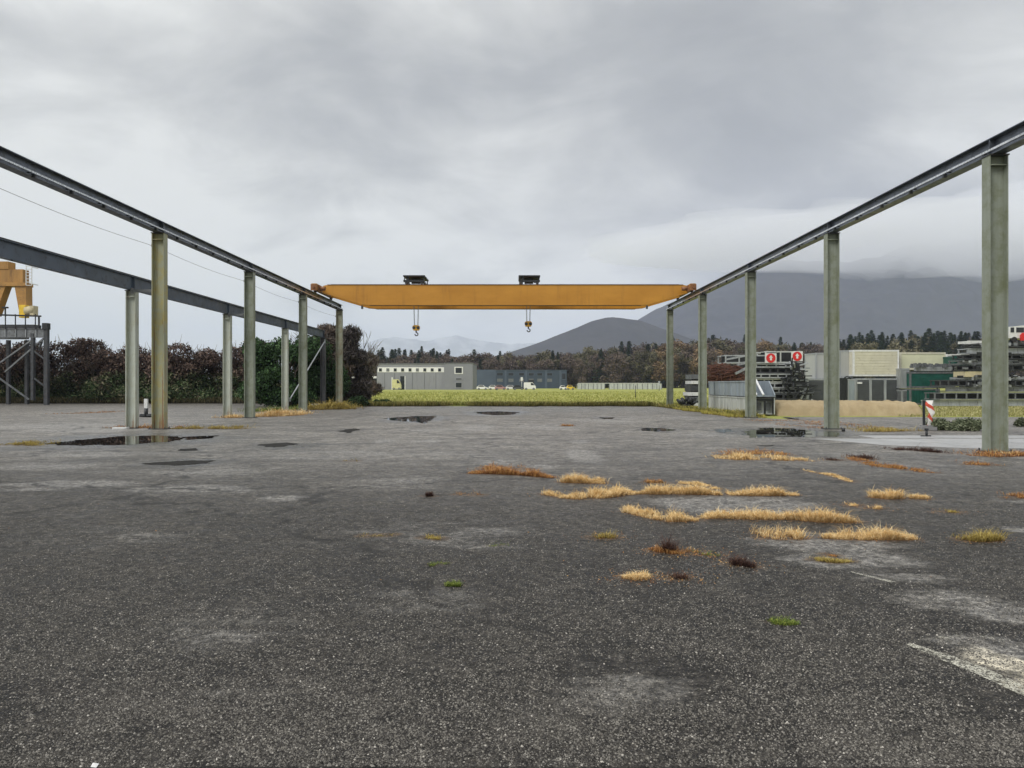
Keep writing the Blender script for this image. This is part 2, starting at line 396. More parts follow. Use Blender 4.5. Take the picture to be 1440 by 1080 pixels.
# hairline cracks
cv = g.t.nodes.new('ShaderNodeTexVoronoi'); cv.feature = 'DISTANCE_TO_EDGE'; cv.inputs['Scale'].default_value = .13
wv = g.t.nodes.new('ShaderNodeVectorMath'); wv.operation = 'ADD'; nz = g.t.nodes.new('ShaderNodeTexNoise'); nz.inputs['Scale'].default_value = 1.2; nz.inputs['Detail'].default_value = 8
g.l(oc, nz.inputs['Vector']); g.l(oc, wv.inputs[0]); sc_ = g.t.nodes.new('ShaderNodeVectorMath'); sc_.operation = 'SCALE'; sc_.inputs['Scale'].default_value = 1.5
g.l(nz.outputs['Color'], sc_.inputs[0]); g.l(sc_.outputs[0], wv.inputs[1]); g.l(wv.outputs[0], cv.inputs['Vector'])
ck = g.math('MULTIPLY', g.smooth(cv.outputs['Distance'], .013, .004), g.smooth(b2, .40, .52))
stone = g.mix(g.math('MULTIPLY', ck, .8), stone, (.015, .014, .013))
hh = g.math('ADD', g.math('MULTIPLY', vo.outputs['Distance'], -1.0), g.math('MULTIPLY', b3, .5))
g.bump(hh, .55, .007)
rg = g.smooth(b2, .3, .7, .42, .58)
rg = g.math('SUBTRACT', rg, g.math('MULTIPLY', wm, .2))
me.materials.append(g.set(stone, rg, spec=g.smooth(ASHEEN, 0., 1., .10, .55))); me.update()
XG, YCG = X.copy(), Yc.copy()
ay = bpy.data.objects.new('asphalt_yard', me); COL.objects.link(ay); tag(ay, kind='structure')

# puddles ------------------------------------------------------------------
g = N('still_water'); g.set((.018, .017, .015), .015, 0, .6); M_WATER = g.m
g.b.inputs['IOR'].default_value = 1.33
def blob(name, outline, z, mat, kind='structure', rough=.18, seed=0, sub=10, parent=None):
    """closed irregular sheet from a world outline, edges broken by noise"""
    pts = []
    n = len(outline)
    for i in range(n):
        a, b = outline[i], outline[(i+1) % n]
        for t in range(sub):
            u = t/sub; x = a[0]*(1-u)+b[0]*u; yy = a[1]*(1-u)+b[1]*u
            pts.append((x+fnoise(x, yy, 1.6, seed+5)*rough, yy+fnoise(x, yy, 1.6, seed+25)*rough*1.6, z))
    mb = MB(); mb.add(pts, [tuple(range(len(pts)))])
    o = mb.build(name, mat, parent, recalc=False)
    return tag(o, kind=kind)
def pxo(pts): return [(wx(px, gy(py)), gy(py)) for px, py in pts]
PUD = [[(52, 626), (120, 619), (160, 615), (205, 613.5), (250, 615), (262, 618), (235, 622), (190, 626), (110, 628)],
       [(252, 616), (310, 613), (300, 617), (262, 619.5)],
       [(204, 652), (250, 650), (302, 649), (290, 653), (252, 656.5), (222, 657)],
       [(538, 589), (580, 586), (614, 585.5), (606, 592), (600, 597), (585, 594), (562, 593)],
       [(664, 580), (700, 579), (732, 580.5), (718, 584), (690, 584.5)],
       [(1044, 612), (1052, 607), (1070, 603), (1100, 602.5), (1140, 606), (1188, 611), (1175, 615), (1090, 616), (1050, 616)],
       [(842, 587.5), (866, 587.5), (860, 590), (846, 590)],
       [(900, 603), (930, 602.5), (950, 606), (930, 608), (905, 606.5)],
       [(360, 627), (398, 624.5), (420, 625), (396, 629), (370, 630)],
       [(250, 633), (280, 631.5), (276, 634.5), (255, 635)],
       [(1004, 606), (1026, 604), (1032, 608), (1014, 609.5)],
       [(474, 607), (500, 603), (508, 605), (484, 610)], [(1060, 628), (1062, 626.8), (1090, 627.2), (1080, 628.8)]]
g = N('damp_asphalt_film'); M_DAMP = g.set(g.mix(g.noise(7, 8, .8, g.coord()), (.006, .006, .005), (.03, .028, .025)), .75, spec=.12)
for i, o in enumerate(PUD):
    blob('damp_patch' if i in (2, 8, 9, 12, 11) else 'puddle', pxo(o), .024, M_DAMP if i in (2, 8, 9, 12, 11) else M_WATER, rough=.16 if i not in (0, 5) else .22, seed=i*3.1, sub=26)

# concrete strip right
M_CONC = mat_plain('wet_pale_concrete', (.33, .33, .325), .42, 0, .22, .9, (.25, .245, .235))
sl = [(1236, 620.5), (1300, 616), (1440, 613), (1700, 611), (1900, 616), (1600, 628), (1440, 634), (1370, 632), (1290, 627)]
mb = MB()
ys0, ys1 = gy(632), gy(618)
x_edges = [wx(1262, ys0)+k*2.05 for k in range(9)]
for k in range(8):
    x0, x1 = x_edges[k], x_edges[k+1]-.03
    d0 = .35 if k == 0 else 0
    vs = [(x0+.6*d0, ys0+d0*3, .026), (x1, ys0, .026), (x1, ys1, .026), (x0-d0*2, ys1, .026), (x0+.6*d0, ys0+d0*3, .0), (x1, ys0, 0), (x1, ys1, 0), (x0-d0*2, ys1, 0)]
    mb.add(vs, [(0, 1, 2, 3), (0, 4, 5, 1), (1, 5, 6, 2), (2, 6, 7, 3), (3, 7, 4, 0)])
ya, yb = gy(617.2), gy(613.5)
for k in range(8): mb.bb(x_edges[k]+1.2, x_edges[k+1]+1.17, ya, yb, 0, .026+.002*(k % 2))
tag(mb.build('concrete_path', M_CONC), kind='structure')

# worn white line bottom right
def mat_wornpaint(name, c, thr):
    g = N(name); oc = g.coord()
    n = g.noise(16, 8, .8, oc); n2 = g.noise(110, 3, .6, oc)
    g.set(g.mix(n2, tuple(q*.7 for q in c), c), .6)
    a = g.math('MULTIPLY', g.smooth(n, thr, thr+.10), g.smooth(n2, .42, .56)); g.l(a, g.b.inputs['Alpha']); return g.m
M_LINE = mat_wornpaint('worn_line_paint', (.62, .60, .50), .42)
M_LINE2 = mat_wornpaint('nearly_gone_line_paint', (.50, .48, .40), .52)
for k, (pp, wd) in enumerate([([(1278, 911), (1330, 930), (1385, 952), (1440, 978), (1520, 1012)], .06), ([(1196, 808), (1256, 823)], .03), ([(1306, 906), (1360, 898), (1412, 908)], .06)]):
    q = pxo(pp); mb = MB(); L = []
    for i, (x, yy) in enumerate(q):
        j = min(i+1, len(q)-1); i0 = max(i-1, 0); d = Vector((q[j][0]-q[i0][0], q[j][1]-q[i0][1])).normalized(); w_ = wd*(.4 if i in (0,) else 1)
        L.append(((x-d.y*w_, yy+d.x*w_, .0245+k*.001), (x+d.y*w_, yy-d.x*w_, .0245+k*.001)))
    for a, b in zip(L[:-1], L[1:]): mb.add([a[0], a[1], b[1], b[0]], [(0, 1, 2, 3)])
    tag(mb.build('pavement_marking', M_LINE if k < 2 else M_LINE2, recalc=False), kind='structure')

# ---------------------------------------------------------------- columns
def column(h, wid, dep, mat, tf=.028, tw=.016, seed=0):
    """H-section: flanges face +-x (dep apart along x = wid), web in the xz plane"""
    root = thing('steel_column', (0, 0, 0), 'x', 'column')
    mb = MB(); z0 = .045
    t = tf
    for s in (-1, 1): mb.box((s*(wid/2-t/2), 0, (h-.03+z0)/2), (t, dep, h-.03-z0))
    mb.box((0, 0, (h-.03+z0)/2), (wid-2*t, tw, h-.03-z0))
    for zz in (h-.25,): mb.box((0, 0, zz), (wid-2*t-.004, dep-.02, .02))
    mb.build('shaft', mat, root)
    MB().box((0, 0, .0325), (wid+.16, dep+.16, .025)).build('base_plate', M_DARK, root)
    MB().box((0, 0, h-.015), (wid+.04, dep+.04, .03)).build('cap_plate', M_DARK, root)
    mb = MB()
    for sx_ in (-1, 1):
        for sy_ in (-1, 1): mb.tube((sx_*(wid/2+.045), sy_*(dep/2+.03), .045), (sx_*(wid/2+.045), sy_*(dep/2+.03), .10), .018, 8)
    mb.build('anchor_bolts', M_DARK, root)
    return root
XR, XL, XM = 11.35, -12.6, -13.85
YS = [18.1, 27.4, 36.75, 46.1, 55.7]
H1 = 7.0; H2 = 5.03
RLAB = ['sage green steel column nearest the camera, at the right edge of the yard', 'green column second from the camera in the right row, in front of the sand bank',
        'green column of the right row standing before the pale steel troughs end', 'green column of the right row at the far end of the pale steel troughs', 'last and smallest column of the right row, under the yellow crane']
pr = column(H1, .44, .30, M_R)
for i, Y in enumerate(YS):
    o = pr if i == 0 else copy_tree(pr)
    o.location = (XR, Y, 0); tag(o, RLAB[i], 'column', 'columns of the right runway')
YL = [18.05, 27.35, 36.7, 46.0, 55.6]
LLAB = ['tall column of the left runway outside the left edge of the photograph', 'thick moss and rust stained column, nearest of the tall left row', 'tall green column of the left row, second nearest, beside straw piles',
        'tall green column of the left row, third from the camera, before the ivy mass', 'farthest tall left column, under the left end of the yellow crane']
pl = column(H1, .44, .30, M_L1); plg = column(H1, .44, .30, M_R); plf = column(H1, .44, .30, M_FARL)
for i, Y in enumerate(YL):
    if i == 1: o = pl
    elif i == 2: o = plg
    elif i == 4: o = plf
    else: o = copy_tree(plg)
    o.location = (XL, Y, 0); tag(o, LLAB[i], 'column', 'tall columns of the left runway')
pm_ = column(H2, .36, .26, M_M)
YM = [27.9, 37.2, 46.6, 55.9]
MLAB = ['short pale green column nearest the camera, left of the mossy column', 'short pale green column standing behind the small straw heap', 'short pale green column at the foot of the diagonal brace', 'dark short column at the end of the lower beam, against the ivy']
for i, Y in enumerate(YM):
    o = pm_ if i == 0 else copy_tree(pm_)
    o.location = (XM, Y, 0)
    if i == 3:
        for c in kids(o): c.data = c.data.copy(); c.data.materials[0] = M_DARK
    tag(o, MLAB[i], 'column', 'short columns of the lower left runway')

def runway(name, x, z0, hgt, fw, y0, y1, inner, mat, label, ys, cond=True):
    root = thing(name, (x, y0, z0), label, 'crane beam')
    t = .022
    mb = MB(); mb.bb(x-fw/2, x+fw/2, y0, y1, z0+.002, z0+t)
    mb.bb(x-fw/2, x+fw/2, y0, y1, z0+hgt-t, z0+hgt); mb.bb(x-.008, x+.008, y0, y1, z0+t, z0+hgt-t)
    for yy in ys:
        for s in (-1, 1): mb.bb(*sorted((x+s*.008, x+s*(fw/2-.01))), yy-.01, yy+.01, z0+t, z0+hgt-t)
    mb.build('girder', mat, root)
    MB().prism([(x-.05, z0+hgt), (x+.05, z0+hgt), (x+.045, z0+hgt+.015), (x+.02, z0+hgt+.02), (x+.025, z0+hgt+.055), (x-.025, z0+hgt+.055), (x-.02, z0+hgt+.02), (x-.045, z0+hgt+.015)], 'y', y0, y1).build('crane_rail', M_RAIL, root)
    if cond:
        s = inner
        xc = x+s*(fw/2-.02)
        MB().bb(min(xc, xc+s*.055), max(xc, xc+s*.055), y0, y1, z0+.075, z0+.125).build('conductor_rail', M_ALU, root)
        mb = MB(); yy = y0+.6
        while yy < y1:
            mb.bb(*sorted((x+s*.01, xc)), yy-.02, yy+.02, z0+.085, z0+.115)
            mb.bb(*sorted((xc-s*.0, xc+s*.09)), yy-.035, yy+.035, z0-.035, z0+.06)
            yy += 1.7
        mb.build('hanger_clips', M_BLACK, root)
    else:
        mb = MB(); yy = y0+1
        while yy < y1: mb.bb(x+fw/2-.05, x+fw/2-.03, yy-.02, yy+.02, z0-.03, z0+.03); yy += 2.3
        mb.build('flange_clips', M_BLACK, root)
    return root
runway('runway_beam', XR, H1, .40, .30, 4.0, 56.1, -1, M_BEAM, 'long high steel crane beam with rail along the right side of the yard', YS)
runway('runway_beam', XL, H1, .40, .30, 4.0, 56.0, 1, M_BEAM, 'long high steel crane beam with rail on the tall left columns', YL)
runway('runway_beam', XM, H2, .50, .21, 4.0, 56.2, 1, M_BEAM2, 'lower slate grey crane beam behind the tall left columns', YM, cond=False)
# ties between the two left rows
for i, lab in enumerate(['short steel tie joining the nearest pair of left columns', 'short steel tie joining the second pair of left columns']):
    Y = 27.6 if i == 0 else 37.0
    MBt = MB().bar((XM+.1, Y, H2-.06), (XL-.2, Y, H2-.06), .08, .10)
    MBt.box((XM+.16, Y, H2-.06), (.03, .2, .2)); MBt.box((XL-.235, Y, H2-.06), (.03, .2, .2))
    tag(MBt.build('tie_strut', M_MGREY), lab, 'strut', 'ties between the left column rows')
mb = MB().tube((XM+.2, 46.9, .7), (XM+.2, 55.6, 4.75), .04, 8)
mb.box((XM+.2, 46.9, .7), (.03, .2, .25)); mb.box((XM+.2, 55.6, 4.75), (.03, .2, .25))
tag(mb.build('diagonal_brace', M_LGREY), 'thin pale diagonal brace crossing in front of the ivy', 'brace')
# thin cable
pts = []
for k in range(41):
    Y = 16+40*k/40; u = (k % 9)/9
    pts.append((XL-.27, Y, 6.56-.10*math.sin(math.pi*((Y-18.05) % 9.32)/9.32)-(.1 if Y < 18 else 0)))
root = thing('overhead_cable', (XL-.27, 16, 6.56), 'thin dark cable strung below the left crane beam', 'cable')
MB().path(pts, .007, 5).build('wire', M_WIRE, root)
for Y in YL[1:]: MB().box((XL-.255, Y, 6.56), (.06, .06, .10)).build('insulator_clip', M_DARK, root)

# ---------------------------------------------------------------- the yellow bridge crane
YC = 50.2
M_FLG = mat_plain('dark_brown_flange', (.13, .065, .02), .6, 0, .4, 3)  # flanges in a darker brown than the girder
crane = thing('bridge_crane', (-.6, YC, 7.45), 'yellow overhead bridge crane spanning the whole yard', 'bridge crane')
zb, zt = 6.74, 8.05
xl, xr = wx(454, 49.6), wx(967, 49.6)
for k, yy in enumerate((49.6, 51.9)):
    mb = MB()
    prof = [(xl, 7.52), (xl+.02, zt-.06), (xl+.3, zt), (xr-.3, zt), (xr-.02, zt-.06), (xr, 7.52), (xr-2.5, zb+.04), (xr-3.0, zb), (xl+3.0, zb), (xl+2.5, zb+.04)]
    mb.prism(prof, 'y', yy, yy+.38)
    for xx in np.arange(xl+3.4, xr-3, 2.96): mb.bb(xx, xx+.012, yy-.004, yy+.38, zb+.03, zt-.03)
    o = mb.build('box_girder', M_YEL, crane)
    mb = MB(); mb.bb(xl+.3, xr-.3, yy-.04, yy+.42, zt, zt+.02); mb.bb(xl+3.0, xr-3.0, yy-.03, yy+.41, zb-.02, zb)
    mb.build('flange', M_FLG, o)
    MB().bb(xl+.5, xr-.5, yy+.16, yy+.22, zt+.02, zt+.06).build('trolley_rail', M_RAIL, o)
for k, x in enumerate((XL, XR)):
    e = MB().bb(x-.16, x+.16, 48.5, 53.4, 7.62, 8.0).build('end_carriage', M_YOLD, crane)
    for yy in (48.85, 53.05):
        wv_ = MB().tube((x-.07, yy, 7.61), (x+.07, yy, 7.61), .155, 20).build('wheel', M_RAIL, e)
    mb = MB(); mb.bb(x-.19, x+.19, 48.42, 48.5, 7.55, 7.95); mb.tube((x, 48.3, 7.75), (x, 48.42, 7.75), .07, 12); mb.build('buffer', M_ORUST, e)
    s = 1 if k == 0 else -1
    mb = MB(); mb.tube((x+s*.2, 48.95, 7.72), (x+s*.62, 48.95, 7.72), .13, 14); mb.box((x+s*.22, 48.95, 7.72), (.12, .34, .40)); mb.build('drive_motor', M_ORUST, e)
for px in (509, 929-19): MB().bb(wx(px, 49.6)-.06, wx(px, 49.6)+.06, 49.62, 49.74, 6.50, 6.72).build('stop_bracket', M_DARK, crane)
# festoon tiny cable on the top
def trolley(pxc, ropes, hz, label, hlabel):
    xc = wx(pxc, 50.8)
    t = thing('hoist_trolley', (xc, 50.9, zt+.06), label, 'hoist trolley', 'hoist trolleys on the crane')
    z = zt+.14
    mb = MB()
    for yy in (49.72, 51.98): mb.bb(xc-.68, xc+.68, yy, yy+.12, z+.06, z+.2)
    for xx in (-.62, .5): mb.bb(xc+xx, xc+xx+.12, 49.84, 51.98, z+.06, z+.2)
    mb.build('frame', M_BLACK, t)
    MB().prism([(-.70+xc, z+.42), (.70+xc, z+.42), (.70+xc, z+.5), (-.70+xc, z+.5)], 'y', 49.7, 52.1).build('rain_cover', M_BLACK, t)
    MB().tube((xc-.3, 50.9, z+.25), (xc+.28, 50.9, z+.25), .16, 16).build('rope_drum', M_DARK, t)
    mb = MB(); mb.tube((xc+.3, 50.5, z+.22), (xc+.58, 50.5, z+.22), .12, 12); mb.build('motor', M_DARK, t)
    MB().box((xc-.42, 49.95, z+.27), (.16, .3, .28)).build('gearbox', M_BLACK, t)
    mb = MB()
    for xx in (-.5, .5):
        for yy in (49.79, 52.03+.05): MB().tube((xc+xx, yy-.05, z), (xc+xx, yy+.05, z), .09, 14).build('wheel', M_RAIL, t)
    
    mb = MB()
    for sx_ in (-.62, .62):
        for yy in (49.8, 52.0): MB().bb(xc+sx_-.03, xc+sx_+.03, yy, yy+.05, z+.2, z+.42).build('cover_post', M_BLACK, t)
    xr0, xr1 = wx(ropes[0], 50.8), wx(ropes[1], 50.8); xm = (xr0+xr1)/2
    h = thing('hook_block', (xm, 50.9, hz), hlabel, 'crane hook', 'hook blocks hanging from the trolleys')
    mb = MB()
    for xx in (xr0, xr0+.06, xr1-.06, xr1):
        tx = max(min(xx, xm+.13), xm-.13) if True else xx
        mb.tube((xx, 50.9, z+.2), (xm+(xx-xm)*.62, 50.9, hz+.52), .012, 6)
    mb.build('wire_ropes', M_WIRE, h)
    mb = MB(); mb.prism([(xm-.17, hz+.24), (xm+.17, hz+.24), (xm+.24, hz+.36), (xm+.24, hz+.52), (xm+.14, hz+.60), (xm-.14, hz+.60), (xm-.24, hz+.52), (xm-.24, hz+.36)], 'y', 50.80, 51.0)
    mb.build('sheave_housing', M_HOOK, h)
    mb = MB(); mb.tube((xm-.14, 50.78, hz+.42), (xm-.14, 51.02, hz+.42), .10, 16); mb.tube((xm+.14, 50.78, hz+.42), (xm+.14, 51.02, hz+.42), .10, 16); mb.build('sheave', M_DARK, h)
    mb = MB(); mb.tube((xm, 50.9, hz+.24), (xm, 50.9, hz+.12), .045, 10)
    pp = [(xm+.02+.10*math.cos(a)*1.0, 50.9, hz-.0+.10*math.sin(a)) for a in np.linspace(math.pi*.55, -math.pi*1.05, 14)]
    mb.path([(xm, 50.9, hz+.14)]+pp, .035, 8); mb.build('hook', M_BLACK, h)
trolley(585, (580.5, 589.5), wz(470, 50.9), 'black hoist trolley left of the crane centre', 'yellow hook block hanging lower, from the left trolley')
trolley(744, (739, 747), wz(464.5, 50.9), 'black hoist trolley at the crane centre right', 'yellow hook block hanging from the right trolley')

# ---------------------------------------------------------------- far left gantry
YG = 60.0
gx = lambda px, Y=YG: wx(px, Y)
gz = lambda py, Y=YG: wz(py, Y)
root = thing('raised_crane_track', (gx(30), YG, 0), 'dark steel trestle track with walkway rail at the left edge', 'steel trestle')
xe = gx(64); xs_ = gx(-220)
mb = MB()
for yy in (YG, YG+2.2):
    xe = gx(64) if yy == YG else wx(40, YG+2.2)
    mb.bb(xs_, xe, yy-.1, yy+.1, gz(474), gz(463)); mb.bb(xs_, xe, yy-.16, yy+.16, gz(463)-.0, gz(463)+.04); mb.bb(xs_, xe, yy-.16, yy+.16, gz(474)-.04, gz(474))
mb.build('deck_beam', M_MGREY, root)
mb = MB()
for xx in np.arange(gx(-20), gx(62), .8): MB().bb(xx, xx+.04, YG-.17, YG-.1, gz(474), gz(463)).build('web_stiffener', M_LGREY, root)
for px in (65.5, 46.5):
    o = MB().box((gx(px), YG, gz(462)/2), (.30 if px > 60 else .22, .3, gz(462 if px > 60 else 476)*1.0)).build('post', M_DARK, root)
for px in (38, 12, -60):
    MB().box((wx(px, YG+2.2), YG+2.2, gz(476)/2), (.22, .3, gz(476))).build('post', M_DARK, root)
MB().box((gx(65), YG, gz(459)), (.42, .42, .5)).build('end_stop', M_BLACK, root)
mb = MB()
for (a, b) in [((62, 476), (0, 523)), ((46, 478), (-10, 512)), ((46, 492), (64, 511)), ((46, 530), (62, 548)), ((0, 532), (34, 562)), ((60, 480), (48, 492))]:
    mb.bar((gx(a[0]), YG-.05, gz(a[1])), (gx(b[0]), YG+.6, max(.1, gz(b[1]))), .12, .12)
mb.build('diagonal_bracing', M_MGREY, root)
hr = MB(); zt2 = gz(439.5)
hr.bar((xs_, YG-.2, gz(436)), (gx(60), YG-.2, gz(445)), .09, .12)
for px in np.arange(-200, 60, 14.0): hr.bar((gx(px), YG-.2, gz(463)), (gx(px), YG-.2, gz(444)+.1), .06, .06)
hr.bar((gx(57), YG-.2, gz(462)), (gx(57), YG-.2, gz(445)), .1, .1)
hr.build('walkway_handrail', M_BLACK, root)
yc = thing('gantry_crane', (gx(10), YG+1, gz(455)), 'faded yellow portal crane leg riding the trestle track at left', 'gantry crane')
mb = MB()
mb.bb(gx(-190), gx(25), YG+.6, YG+1.4, gz(396), gz(377)); mb.bb(gx(-190), gx(5), YG+.55, YG+1.45, gz(376.9), gz(366)); mb.build('portal_girder', M_YBRN, yc)
mb = MB(); mb.bb(gx(-14), gx(30), YG+.5, YG+1.5, gz(401), gz(396)); mb.build('cross_beam', M_YOLD, yc)
for (t, b, w_) in (((21, 401), (25.5, 443), .95), ((-4, 401), (-18, 443), .7)):
    mb = MB(); ww = w_/2
    x0, x1 = gx(t[0]), gx(b[0])
    mb.add([(x0-ww, YG+.6, gz(396)), (x0+ww, YG+.6, gz(396)), (x1+ww*.55, YG+.6, gz(443)), (x1-ww*.55, YG+.6, gz(443)), (x0-ww, YG+1.4, gz(396)), (x0+ww, YG+1.4, gz(396)), (x1+ww*.55, YG+1.4, gz(443)), (x1-ww*.55, YG+1.4, gz(443))],
           [(0, 1, 2, 3), (7, 6, 5, 4), (0, 4, 5, 1), (1, 5, 6, 2), (2, 6, 7, 3), (3, 7, 4, 0)])
    mb.build('leg', M_YOLD, yc)
MB().box((gx(27), YG+.6, gz(437)), (.5, .5, 1.0)).build('foot', M_YBR, yc)
mb = MB(); mb.tube((gx(30), YG+.6, gz(436)), (gx(43), YG+.6, gz(436)), .36, 16); mb.box((gx(41), YG+.6, gz(436)), (.3, .6, .75)); mb.build('drive_motor', M_TAN, yc)
mb = MB(); mb.bb(gx(-30), gx(45), YG+.3, YG+1.2, gz(462.5), gz(456)); mb.build('bogie', M_DARK, yc)
mb = MB()
for px in (31, 39): mb.bar((gx(px), YG+.5, gz(400)), (gx(px), YG+.5, gz(372)), .05, .05)
for py in np.arange(373, 401, 4.5): mb.bar((gx(31), YG+.5, gz(py)), (gx(39), YG+.5, gz(py)), .05, .05)
for py in (374, 398): mb.bar((gx(39), YG+.5, gz(py)), (gx(39), YG+1.3, gz(py)), .05, .05)
mb.build('ladder_cage', M_WHITE, yc)
mb = MB(); mb.bar((gx(11), YG-.3, gz(445)), (gx(11), YG-.3, gz(432)), .08, .08); mb.box((gx(11), YG-.3, gz(433)), (.4, .2, .12)); tag(mb.build('floodlight_post', M_BLACK), 'small dark lamp post on the trestle walkway', 'lamp post')

# ---------------------------------------------------------------- vegetation helpers
def leaf_cloud(blobs, n, size, flat=.6, shell=.55, elong=1.6, rg=rng):
    """leaf faces spread through ellipsoid blobs; blobs: (x,y,z,rx,ry,rz)"""
    B = np.array(blobs, float); vol = B[:, 3]*B[:, 4]*B[:, 5]; pick = rg.choice(len(B), n, p=vol/vol.sum())
    d = rg.normal(size=(n, 3)); d /= np.linalg.norm(d, axis=1)[:, None]
    r = (shell+(1-shell)*rg.random(n))[:, None]
    r = np.where(rg.random((n, 1)) < .08, r*1.13, r)
    P = B[pick, :3]+d*r*B[pick, 3:6]
    a = rg.normal(size=(n, 3)); a /= np.linalg.norm(a, axis=1)[:, None]
    b = np.cross(a, d+rg.normal(size=(n, 3))*.8); b /= (np.linalg.norm(b, axis=1)[:, None]+1e-6)
    s = (size*(.5+rg.random(n)))[:, None]
    V = np.stack([P-a*s*elong*.5, P+b*s*.35, P+a*s*elong*.5, P-b*s*.35], 1)
    rv = np.repeat(rg.random(n), 4)
    return V.reshape(-1, 3), rv
def mat_leaves(name, stops, zlo=None, zhi=None, low=None, patch=.5):
    g = N(name)
    rv = g.attr('rv').outputs['Fac']; oc = g.coord()
    oi = g.t.nodes.new('ShaderNodeObjectInfo')
    n1 = g.noise(patch, 4, .6, oc)
    f = g.math('ADD', g.math('MULTIPLY', rv, .55), g.math('MULTIPLY', n1, .55))
    col = g.ramp(f, stops)
    if low is not None:
        z = g.sep(oc)[2]
        zz = g.math('ADD', z, g.math('MULTIPLY', g.math('SUBTRACT', n1, .5), 8.0))
        col = g.mix(g.smooth(zz, zlo, zhi), g.ramp(rv, low), col)
    hv = g.t.nodes.new('ShaderNodeHueSaturation'); g.l(col, hv.inputs['Color'])
    g.l(g.smooth(oi.outputs['Random'], 0, 1, .7, 1.3), hv.inputs['Value'])
    return g.set(hv.outputs[0], .75, spec=.2)
M_BARK = mat_plain('brown_bark', (.075, .06, .048), .9, 0, .4, 4)
M_BARKG = mat_plain('grey_bark', (.14, .125, .11), .9, 0, .4, 4)
M_HEDGE = mat_leaves('bramble_leaves', [(.2, (.018, .013, .012)), (.45, (.055, .037, .031)), (.68, (.115, .076, .060)), (.9, (.22, .165, .125))], 1.2, 3.0,
                     [(0, (.025, .042, .016)), (.6, (.055, .095, .035)), (1, (.16, .17, .09))], .7)
M_IVY = mat_leaves('ivy_leaves', [(.15, (.012, .022, .010)), (.45, (.022, .045, .017)), (.7, (.04, .085, .028)), (.95, (.085, .14, .05))], patch=.7)
M_CONF = mat_leaves('spruce_needles', [(.15, (.010, .020, .013)), (.5, (.018, .038, .022)), (.9, (.04, .07, .035))], patch=.15)
M_BARE = mat_leaves('bare_twigs', [(.15, (.055, .043, .036)), (.5, (.095, .072, .058)), (.9, (.155, .12, .095))], patch=.12)
M_OLIV = mat_leaves('olive_twigs', [(.15, (.05, .047, .030)), (.5, (.105, .096, .058)), (.9, (.19, .17, .10))], patch=.12)
M_ORNG = mat_leaves('autumn_leaves', [(.15, (.07, .05, .032)), (.5, (.15, .10, .055)), (.9, (.27, .19, .10))], patch=.15)

def taper_limbs(mb, p, d, L, r, depth, spread=.5):
    q = (p[0]+d[0]*L, p[1]+d[1]*L, p[2]+d[2]*L)
    mb.tube(p, q, r, 7 if depth > 1 else 5, r*.62)
    if depth == 0: return
    for k in range(3 if depth > 1 else 2):
        v = Vector((d[0]+random.uniform(-spread, spread)*1.6, d[1]+random.uniform(-spread, spread)*1.6, d[2]+random.uniform(-.1, .5))).normalized()
        taper_limbs(mb, q, v, L*random.uniform(.6, .85), r*.58, depth-1, spread)

# hedge at the left: separate big shrubs
HY_ = 67
hedge = []
pxh = [(-70, 472, 70), (-12, 478, 48), (38, 478, 42), (82, 480, 40), (112, 474, 40), (150, 490, 34), (186, 484, 38), (222, 490, 34), (252, 481, 36), (292, 489, 34), (330, 486, 34), (362, 478, 34)]
hl = ['shrub at the left edge behind the trestle, mostly outside the picture', 'dark brown shrub behind the trestle bracing', 'brown shrub just left of the trestle post', 'brown topped shrub right of the trestle post', 'highest brown shrub with a few bare twigs on top', 'low shrub with green leaves near the ground, left of the pale column',
      'brown shrub behind the nearest pale green column', 'shrub hidden mostly behind the mossy column', 'rounded brown shrub right of the mossy column', 'low dark shrub in the middle of the left hedge', 'brown shrub behind the second short pale column', 'brown shrub meeting the ivy mass']
for i, (px, py, hw) in enumerate(pxh):
    Y = HY_+random.uniform(-1, 1.5)
    x = wx(px, Y); top = wz(py, Y); rad = hw*Y/F*1.0
    t = thing('shrub', (x, Y, 0), hl[i], 'shrub', 'shrubs of the overgrown left hedge')
    bl = []
    for k in range(13):
        a = random.uniform(-1, 1); zz = random.uniform(.12, .82)*top
        rr = random.uniform(.75, 1.45)
        zmax = top*(1-.42*abs(a)**2)
        zz = min(zz, zmax-rr*.8)
        bl.append((a*rad*.95, random.uniform(-1.3, 1.3), max(.5, zz), rr*1.15, rr, rr*.85))
    bl.append((0, 0, top-1.0, 1.3, 1.2, .95))
    for k in range(6): bl.append((rad*(-1+.4*k), random.uniform(-.8, .2), .45, 1.1, .9, .65))
    V, rv = leaf_cloud(bl, 15000, .14, shell=.62, elong=2.0)
    quads_mesh('foliage', V, 4, M_HEDGE, {'rv': rv}, t)
    mb = MB()
    for k in range(5):
        a = random.uniform(-.6, .6); taper_limbs(mb, (x+a, Y, 0), Vector((a*.6, random.uniform(-.3, .3), 1)).normalized(), top*.32, .07, 3, .5)
    for k in range(22):
        a = random.uniform(-1, 1)*rad; z0 = top*random.uniform(.7, .9)-.3*abs(a)
        mb.tube((x+a, Y-.3, z0), (x+a+random.uniform(-.6, .6), Y-.3+random.uniform(-.5, .3), z0+random.uniform(.5, 1.4)), .022, 4, .008)
    mb.build('stems', M_BARK, t)
